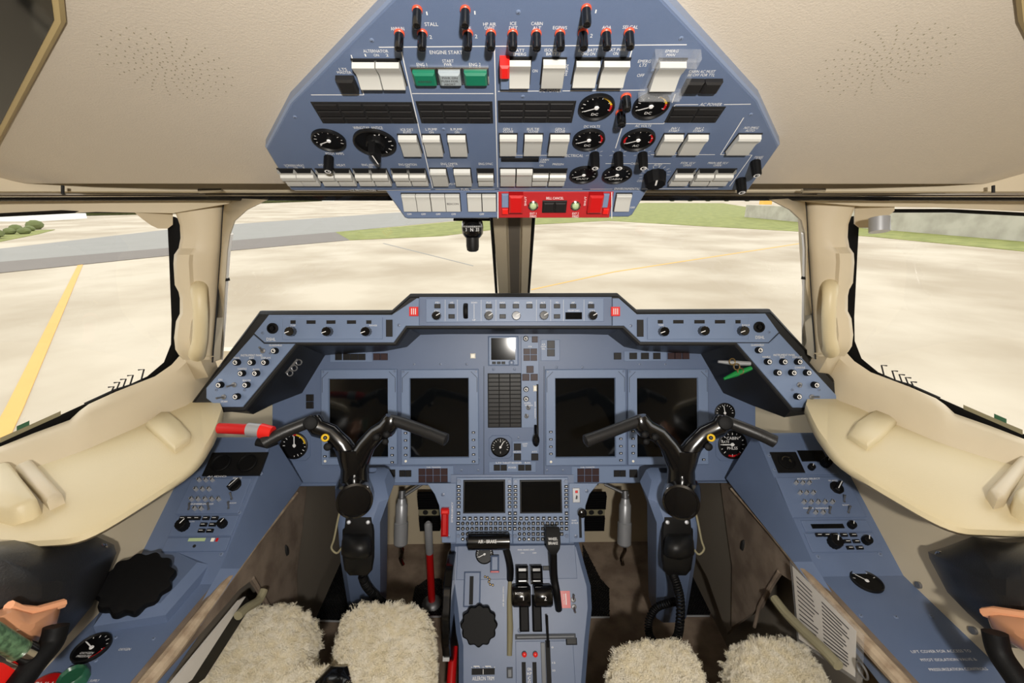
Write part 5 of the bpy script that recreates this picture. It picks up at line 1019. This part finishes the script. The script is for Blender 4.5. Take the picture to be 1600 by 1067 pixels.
    q = xplane(-.565).hit(448, 860); mb = MB().lathe(0, 0, [(.012, 0), (.009, .004)], 16); mb.v = [(-.566+z, q.y+x*.5, q.z+y*1.4) for x, y, z in mb.v]; M(mb).build('lining_hole', 'dark', sw)
    M(MB().box(-.635, .60, .03, -.625, 1.43, .555)).build('recess_stand_in', 'greypanel', smooth=0, label='added grey plate standing in for the dark recess behind the suede lining by the %s seat' % who, cat='panel')  # plate added in place of the recess's shade, coloured plain grey
    M(xpoly(-.572, [(480, 757), (560, 757), (540, 830), (500, 910), (472, 1000), (464, 990), (464, 893), (472, 830)], .006)).build('footwell_panel', 'greypanel', smooth=0, label='grey painted footwell side panel by the %s pedals' % who, cat='panel', group='footwell side panels')
# tiller
pc = CON.hit(214, 940)+Vector((0, 0, .075)); pc = at(214, 912, (pc-CAM).length/ray(214, 912).length)
ax = ((CAM-pc).normalized()*.6+Vector((0.1, 0, 1))).normalized(); xx = Vector((1, 0, 0)); yy = ax.cross(xx).normalized(); xx = yy.cross(ax)
Mt = Matrix((xx, yy, ax)).transposed().to_4x4(); Mt.translation = pc
tl = thing('steering_tiller', 'large black scalloped steering knob on the pilot side console', 'knob', Mt)
rk = 50/FPX*(ROT.inverted() @ (pc-CAM)).z*-1
MB().lathe(0, 0, [(rk*.5, -.03), (rk*.94, -.014), (rk, -.006), (rk, .004), (rk*.96, .009), (rk*.8, .010)], 120, scallop=12, amp=.11).build('scalloped_wheel', 'rubber', tl, smooth=50)
MB().lathe(0, 0, [(rk*.45, -.05), (rk*.4, -.02)], 24).build('tiller_post', 'blue_dark', tl)
# ------------------------------------------------------------------ map pockets, masks
pk = dense([(-40, 850), (61, 840), (118, 834), (150, 838), (178, 851), (182, 864), (165, 905), (144, 946), (85, 1018), (40, 1040), (-40, 1040)], 3)
rq = [(1640, 845), (1575, 848), (1535, 842), (1520, 838), (1475, 855), (1450, 862), (1452, 872), (1480, 925), (1512, 958), (1570, 1010), (1640, 1020)]
for sd in (0, 1):
    who = 'copilot' if sd else 'pilot'; s_ = 1 if sd else -1
    o_ = dense(rq, 3) if sd else pk; c = (1560, 915) if sd else (85, 920)
    mp_ = thing('map_pocket', 'glossy black moulded pocket under the padded ledge on the %s side' % who, 'pocket', None, 'moulded side pockets')
    bulge(c[0], c[1], o_, [s_*.738, s_*.708, s_*.69, s_*.662, s_*.648, s_*.643], [1.0, 1.0, .93, .75, .45, .15]).build('pocket_shell', 'blackleather', mp_, smooth=45)
    bp = (1471, 870) if sd else (158, 858); q = xplane(s_*.692).hit(*bp); mb = MB().lathe(0, 0, [(.009, -.02), (.009, .003), (.006, .005), (.003, .003)], 18); mb.v = [(q.x-s_*z, q.y+x, q.z+y) for x, y, z in mb.v]; mb.build('latch_screw', 'chrome', mp_)
    mk = thing('oxygen_mask', 'oxygen mask with tan visor and black hose tucked beside the %s seat' % who, 'mask', None, 'oxygen masks')
    vo = [(1540, 958), (1556, 956), (1640, 966), (1640, 1030), (1600, 1018), (1570, 1000), (1548, 980)] if sd else [(14, 946), (50, 956), (97, 944), (94, 956), (89, 976), (70, 1000), (46, 1013), (3, 1000), (-30, 1000), (-20, 960)]
    vc_ = (1595, 992) if sd else (45, 980)
    bulge(vc_[0], vc_[1], dense(vo, 2), [s_*.655, s_*.628, s_*.612, s_*.607], [1.0, .96, .75, .2]).build('visor', 'amber', mk, smooth=60, label='tan translucent visor')
    er = [(1538, 957), (1556, 955), (1600, 962), (1640, 966)] if sd else [(14, 946), (30, 953), (55, 955), (98, 943)]
    MB().tube([xplane(s_*.626).hit(*p) for p in er], .006, 8).build('visor_edge', 'amber_edge', mk)
    hs = [(1554, 988), (1562, 1020), (1585, 1055), (1610, 1090)] if sd else [(88, 978), (80, 1005), (55, 1035), (25, 1075)]
    MB().tube(smoothpath([xplane(s_*.597).hit(*p) for p in hs], 5), .013, 12).build('hose', 'rubber', mk)
    if not sd:
        MB().tube([xplane(-.603).hit(-20, 985), xplane(-.603).hit(34, 1018)], .011, 14).build('green_tube', 'hosegreen', mk); MB().tube([xplane(-.602).hit(30, 1015), xplane(-.602).hit(42, 1021)], .0125, 14).build('tube_end', 'chrome', mk)
    rb = ([(1590, 1056), (1640, 1040), (1640, 1090), (1600, 1080)] if sd else [(-20, 1030), (6, 1036), (32, 1052), (20, 1090), (-20, 1090)])
    xpoly(s_*.605, rb, .02).build('red_clip', 'redbright', mk, smooth=0)
    if not sd:
        q = CON.hit(66, 1080); tg = MB().lathe(0, 0, [(.024, 0), (.024, .004), (.022, .005)], 26).mt(1).text('PULL', 0, .004, .03, .010, .0056).build('pull_tag', ['red', 'white'], label='round red pull tag lying on the pilot side console', cat='tag'); tg.location = (q.x, q.y, ZCON+.001)
# ------------------------------------------------------------------ papers, straps
ck = thing('checklist_card', 'clear sleeve with a printed checklist against the copilot side lining', 'checklist')
cq = [(1234, 876), (1350, 992), (1347, 1072), (1246, 1002)]
xpoly(.538, cq, .0008).build('sleeve', 'clear', ck, smooth=0); pq = [(1238, 884), (1338, 986), (1336, 1058), (1248, 998)]; xpoly(.5375, pq, .0003).build('sheet', 'paper', ck, smooth=0)
ln = MB(); A, B_, C_, D_ = [xplane(.5371).hit(*p) for p in pq]
for i in range(13):
    t = .10+.065*i
    for a0, a1 in ((.06, .44), (.5, .92)):
        e = a1-random.random()*.12; p0 = A.lerp(D_, t).lerp(B_.lerp(C_, t), a0); p1 = A.lerp(D_, t).lerp(B_.lerp(C_, t), e); h = (D_-A)*.018; ln.add([p0, p1, p1+h, p0+h], [(0, 1, 2, 3)])
ln.build('printed_lines', 'ink', ck, smooth=0, kind='stuff')
MB().tube(ringtube(xplane(.53).hit(1347, 1047), .012, .002, (1, 0, .2)), .0016, 6).build('binder_ring', 'silver', ck)
nb_ = thing('notebook', 'white-edged black notebook tucked beside the pilot seat cover', 'notebook')
xpoly(-.556, [(374, 938), (384, 932), (300, 1062), (268, 1085), (262, 1075)], .004).build('page_edge', 'paper', nb_, smooth=0); xpoly(-.562, [(384, 930), (394, 944), (320, 1060), (285, 1085), (275, 1075)], .006).build('cover', 'black', nb_, smooth=0)
for pts, lab in (([(412, 922), (404, 938), (385, 950), (372, 962)], 'khaki fabric strap beside the pilot seat cover'), ([(1210, 935), (1228, 958), (1255, 985), (1290, 1018), (1310, 1040)], 'khaki fabric strap in front of the checklist card')):
    s_ = -1 if pts[0][0] < 800 else 1; MB().tube(smoothpath([xplane(s_*(.525 if s_ > 0 else .545)).hit(*p) for p in pts], 5), .0085, 10).build('strap', 'khaki', label=lab, cat='strap')
# red torch by the ledge
tc_ = thing('red_pump_handle', 'red handle with steel collar sticking out under the pilot ledge', 'handle')
MB().tube([at(342, 669, .90), at(392, 671, .90)], .0105, 16).build('red_shaft', 'red', tc_); MB().tube([at(388, 671, .90), at(412, 673, .90)], .0135, 16).build('steel_collar', 'alu', tc_); MB().tube([at(408, 673, .90), at(426, 676, .90)], [.015, .013], 16).build('red_end', 'redbright', tc_); MB().tube([at(402, 690, .91), at(418, 694, .91), at(432, 688, .92)], .009, 10).build('black_hook', 'black', tc_)
# ------------------------------------------------------------------ footwell: pedals, dampers, mats, pump lever
for sd in (0, 1):
    who = 'copilot' if sd else 'pilot'
    for inner in (1, 0):
        px = {(0, 1): 669, (0, 0): 556, (1, 1): 931, (1, 0): 1060}[(sd, inner)]
        c = at(px, 784, 1.52); t = thing('rudder_pedal', 'black ribbed rudder pedal with pale hanger, %s side, %s' % (who, 'next to the centre pedestal' if inner else 'next to the side lining'), 'pedal', Matrix.Translation(c)); hw = .034
        for zz, hh in ((0, .030), (-.088, .030)):
            pl = MB().box(-hw, 0, zz-hh, hw, .014, zz+hh).build('tread', 'black', t, smooth=0)
            for k in range(6): z_ = zz-hh+.007+k*(2*hh-.014)/5; MB().box(-hw, -.006, z_-.003, hw, 0, z_+.003).build('rib', 'rubber', pl, smooth=0)
        MB().box(-hw, .004, -.062, hw, .012, -.026).build('hanger', 'khaki', t, smooth=0)
        for dx in (-.012, .018): mb = MB().lathe(0, 0, [(.009, 0), (.009, .002)], 14); mb.v = [(dx+x, .003-z, -.044+y) for x, y, z in mb.v]; mb.build('hanger_hole', 'dark', t)
        MB().tube([(0, .02, .05), (0, .08, .13), (0, .12, .14)], .01, 8).build('pedal_arm', 'silver', t)
    px = 975 if sd else 626
    t = thing('hydraulic_damper', 'grey cylindrical brake cylinder hanging beside the %s pedals' % who, 'cylinder', None, 'brake cylinders')
    a, b = at(px+2, 778, 1.42), at(px, 852, 1.42); ax = b-a
    MB().tube([a, a+ax*.12, a+ax*.14, a+ax*.5, a+ax*.52, b-ax*.04, b], [.012, .016, .0185, .0185, .0215, .0215, .016], 20).build('cylinder_body', 'alu', t, smooth=40)
    MB().tube([a+Vector((0, 0, .0)), a+Vector((0, .01, .02))], .011, 12).build('top_eye', 'silver', t); MB().tube(smoothpath([b, b+Vector((.004, 0, -.02)), b+Vector((-.004, 0, -.05)), b+Vector((.002, .0, -.075))], 4), .006, 10).build('lower_link', 'chrome', t)
    MB().tube([a+Vector((.01, 0, .01)), a+Vector((.06 if not sd else -.06, .03, .03))], .005, 8).build('link_rod', 'silver', t)
mats_ = [('pilot column', [(560, 858), (506, 858), (484, 970), (552, 972), (556, 940)]), ('pedestal on the pilot side', [(668, 905), (690, 905), (692, 964), (640, 964), (648, 920)]), ('pedestal on the copilot side', [(910, 850), (938, 905), (952, 920), (952, 965), (915, 965)]), ('copilot column', [(1060, 868), (1085, 868), (1112, 955), (1108, 963), (1062, 963)])]
for lab, pts in mats_:
    q = [FLR.hit(*p) for p in pts]; pl = [(p.x, p.y) for p in q]; t = thing('heel_plate', 'black diamond-tread heel plate on the floor by the '+lab, 'heel plate', None, 'heel plates')
    MB().prism(pl, .0005, .005, .001).build('plate', 'black', t, smooth=20)
    st = MB(); x0, x1 = min(p[0] for p in pl), max(p[0] for p in pl); y0, y1 = min(p[1] for p in pl), max(p[1] for p in pl)
    def inside(x, y):
        r = False
        for (ax_, ay), (bx2, by2) in zip(pl, pl[1:]+pl[:1]):
            if (ay > y) != (by2 > y) and x < (bx2-ax_)*(y-ay)/(by2-ay)+ax_: r = not r
        return r
    i = 0; y = y0
    while y < y1:
        x = x0+(i % 2)*.0045
        while x < x1:
            if inside(x, y): st.add([(x-.003, y, .0048), (x, y-.004, .0048), (x+.003, y, .0048), (x, y+.004, .0048), (x, y, .0072)], [(0, 1, 4), (1, 2, 4), (2, 3, 4), (3, 0, 4)])
            x += .009
        y += .0055; i += 1
    st.build('diamond_studs', 'gloss', t, smooth=0, kind='stuff')
    e = sorted(pl, key=lambda p: p[1])[:2]; MB().tube([(e[0][0], e[0][1]-.002, .004), (e[1][0], e[1][1]-.002, .004)], .003, 6).build('edge_strip', 'alu', t)
b0 = FLR.hit(675, 944); t0 = xplane(b0.x+.0).hit(674, 900); tp_ = at(669, 816, 1.34)
hp_ = thing('hand_pump_lever', 'upright red lever with grey grip standing on the floor beside the pedestal', 'lever', Matrix.Translation(b0))
MB().lathe(0, 0, [(.035, 0), (.03, .012), (.018, .02)], 20).build('lever_base', 'silver', hp_); mid = (tp_-b0)*.66
MB().tube([Vector((0, 0, .01)), mid], [.012, .011], 14).build('red_rod', 'red', hp_); MB().tube([mid, (tp_-b0)*.98, tp_-b0], [.0115, .0115, .006], 14).build('grey_grip', 'alu', hp_)
# plain grey plate, added to stand in for the darkness above the pedals
MB().box(-.56, 1.10, .62, .56, 1.45, .64).build('footwell_stand_in', 'greypanel', smooth=0, label='added grey plate standing in for the dark space above the pedals', cat='panel')
# ------------------------------------------------------------------ sheepskin seats
def fleece(quad, z0, z1, n=110, seed=0, rim=.045):
    P = [Plane((0, 0, z1), (0, 0, 1)).hit(*p) for p in quad]; mb = MB(); vs_ = []; fs = []; wS = (P[1]-P[0]).length; wT = (P[3]-P[0]).length
    for i in range(n):
        for j in range(n):
            s, t = i/(n-1), j/(n-1); p = P[0].lerp(P[1], s).lerp(P[3].lerp(P[2], s), t)
            cx_ = max(0, 1-min(s, 1-s)*wS/rim); cy_ = max(0, 1-min(t, 1-t)*wT/rim); m_ = min(1, (cx_**3+cy_**3)**(1/3))
            z = z0+(z1-z0)*(max(0, 1-m_**3)**.5); q = Vector((p.x, p.y, z)); w1 = noise.noise_vector(q*28+Vector((seed, 0, 0))); w2 = noise.noise_vector(q*80+w1+Vector((seed*3, 0, 0)))
            vs_.append(q+w1*.005+w2*.003)
    for i in range(n-1):
        for j in range(n-1): fs.append((i*n+j, i*n+j+1, (i+1)*n+j+1, (i+1)*n+j))
    return mb.add(vs_, fs)
def fur(o, count, seed):
    md = o.modifiers.new('wool', 'PARTICLE_SYSTEM'); ps = md.particle_system; ps.seed = seed; st = ps.settings; st.type = 'HAIR'; st.count = count; st.hair_step = 4; st.render_step = 4; st.display_step = 3
    st.hair_length = .016; st.use_advanced_hair = True; st.brownian_factor = .006; st.child_type = 'INTERPOLATED'; st.rendered_child_count = 14; st.child_percent = 2; st.clump_factor = .55; st.child_length = 1.0
    st.roughness_1 = .006; st.roughness_1_size = .02; st.roughness_endpoint = .006; st.roughness_2 = .006; st.roughness_2_size = .01; st.kink = 'CURL'; st.kink_amplitude = .0028; st.kink_frequency = 2.5
    st.root_radius = .28; st.tip_radius = .12; st.radius_scale = .0022; st.use_close_tip = False; st.material = 1
ZS = .44
for sd in (0, 1):
    who = 'copilot' if sd else 'pilot'
    t = thing('seat', 'cream sheepskin covered seat with split front in front of the %s yoke' % who, 'seat', None, 'cockpit seats')
    if not sd: lob = [([(358, 950), (478, 946), (455, 1120), (285, 1120)], 1), ([(540, 946), (660, 946), (668, 1120), (524, 1120)], 2), ([(300, 1042), (664, 1040), (680, 1230), (255, 1230)], 3)]
    else: lob = [([(972, 1004), (1084, 1002), (1112, 1180), (950, 1180)], 4), ([(1154, 1000), (1245, 996), (1385, 1180), (1158, 1180)], 5)]
    for q_, s_ in lob:
        o = fleece(q_, ZS-.10, ZS-.012, 110, s_*7).build('sheepskin', 'wool', t, smooth=180, kind='stuff'); fur(o, 5200, s_)
        c = Vector((sum(p[0] for p in q_)/4, sum(p[1] for p in q_)/4)); qi = [(c.x+(p[0]-c.x)*.8, c.y+(p[1]-c.y)*.86) for p in q_]
        w3 = [Plane((0, 0, ZS-.05), (0, 0, 1)).hit(*p) for p in qi]; MB().prism([(p.x, p.y) for p in w3], .12, ZS-.06, .01).build('cushion_base', 'tan', t, smooth=30)
    xs = [-.46, -.2] if not sd else [.2, .46]; MB().box(xs[0], .30, 0, xs[1], .62, .13).build('seat_frame', 'dark', t, smooth=0)
q = Plane((0, 0, ZS+.015), (0, 0, 1)).hit(521, 1066)
MB().lathe(0, 0, [(.035, 0), (.033, .012), (.022, .02), (.008, .022)], 6).build('harness_buckle', 'gloss', label='black rotary harness buckle on the pilot seat cover', cat='buckle', loc=tuple(q-Vector((0, 0, .01))))
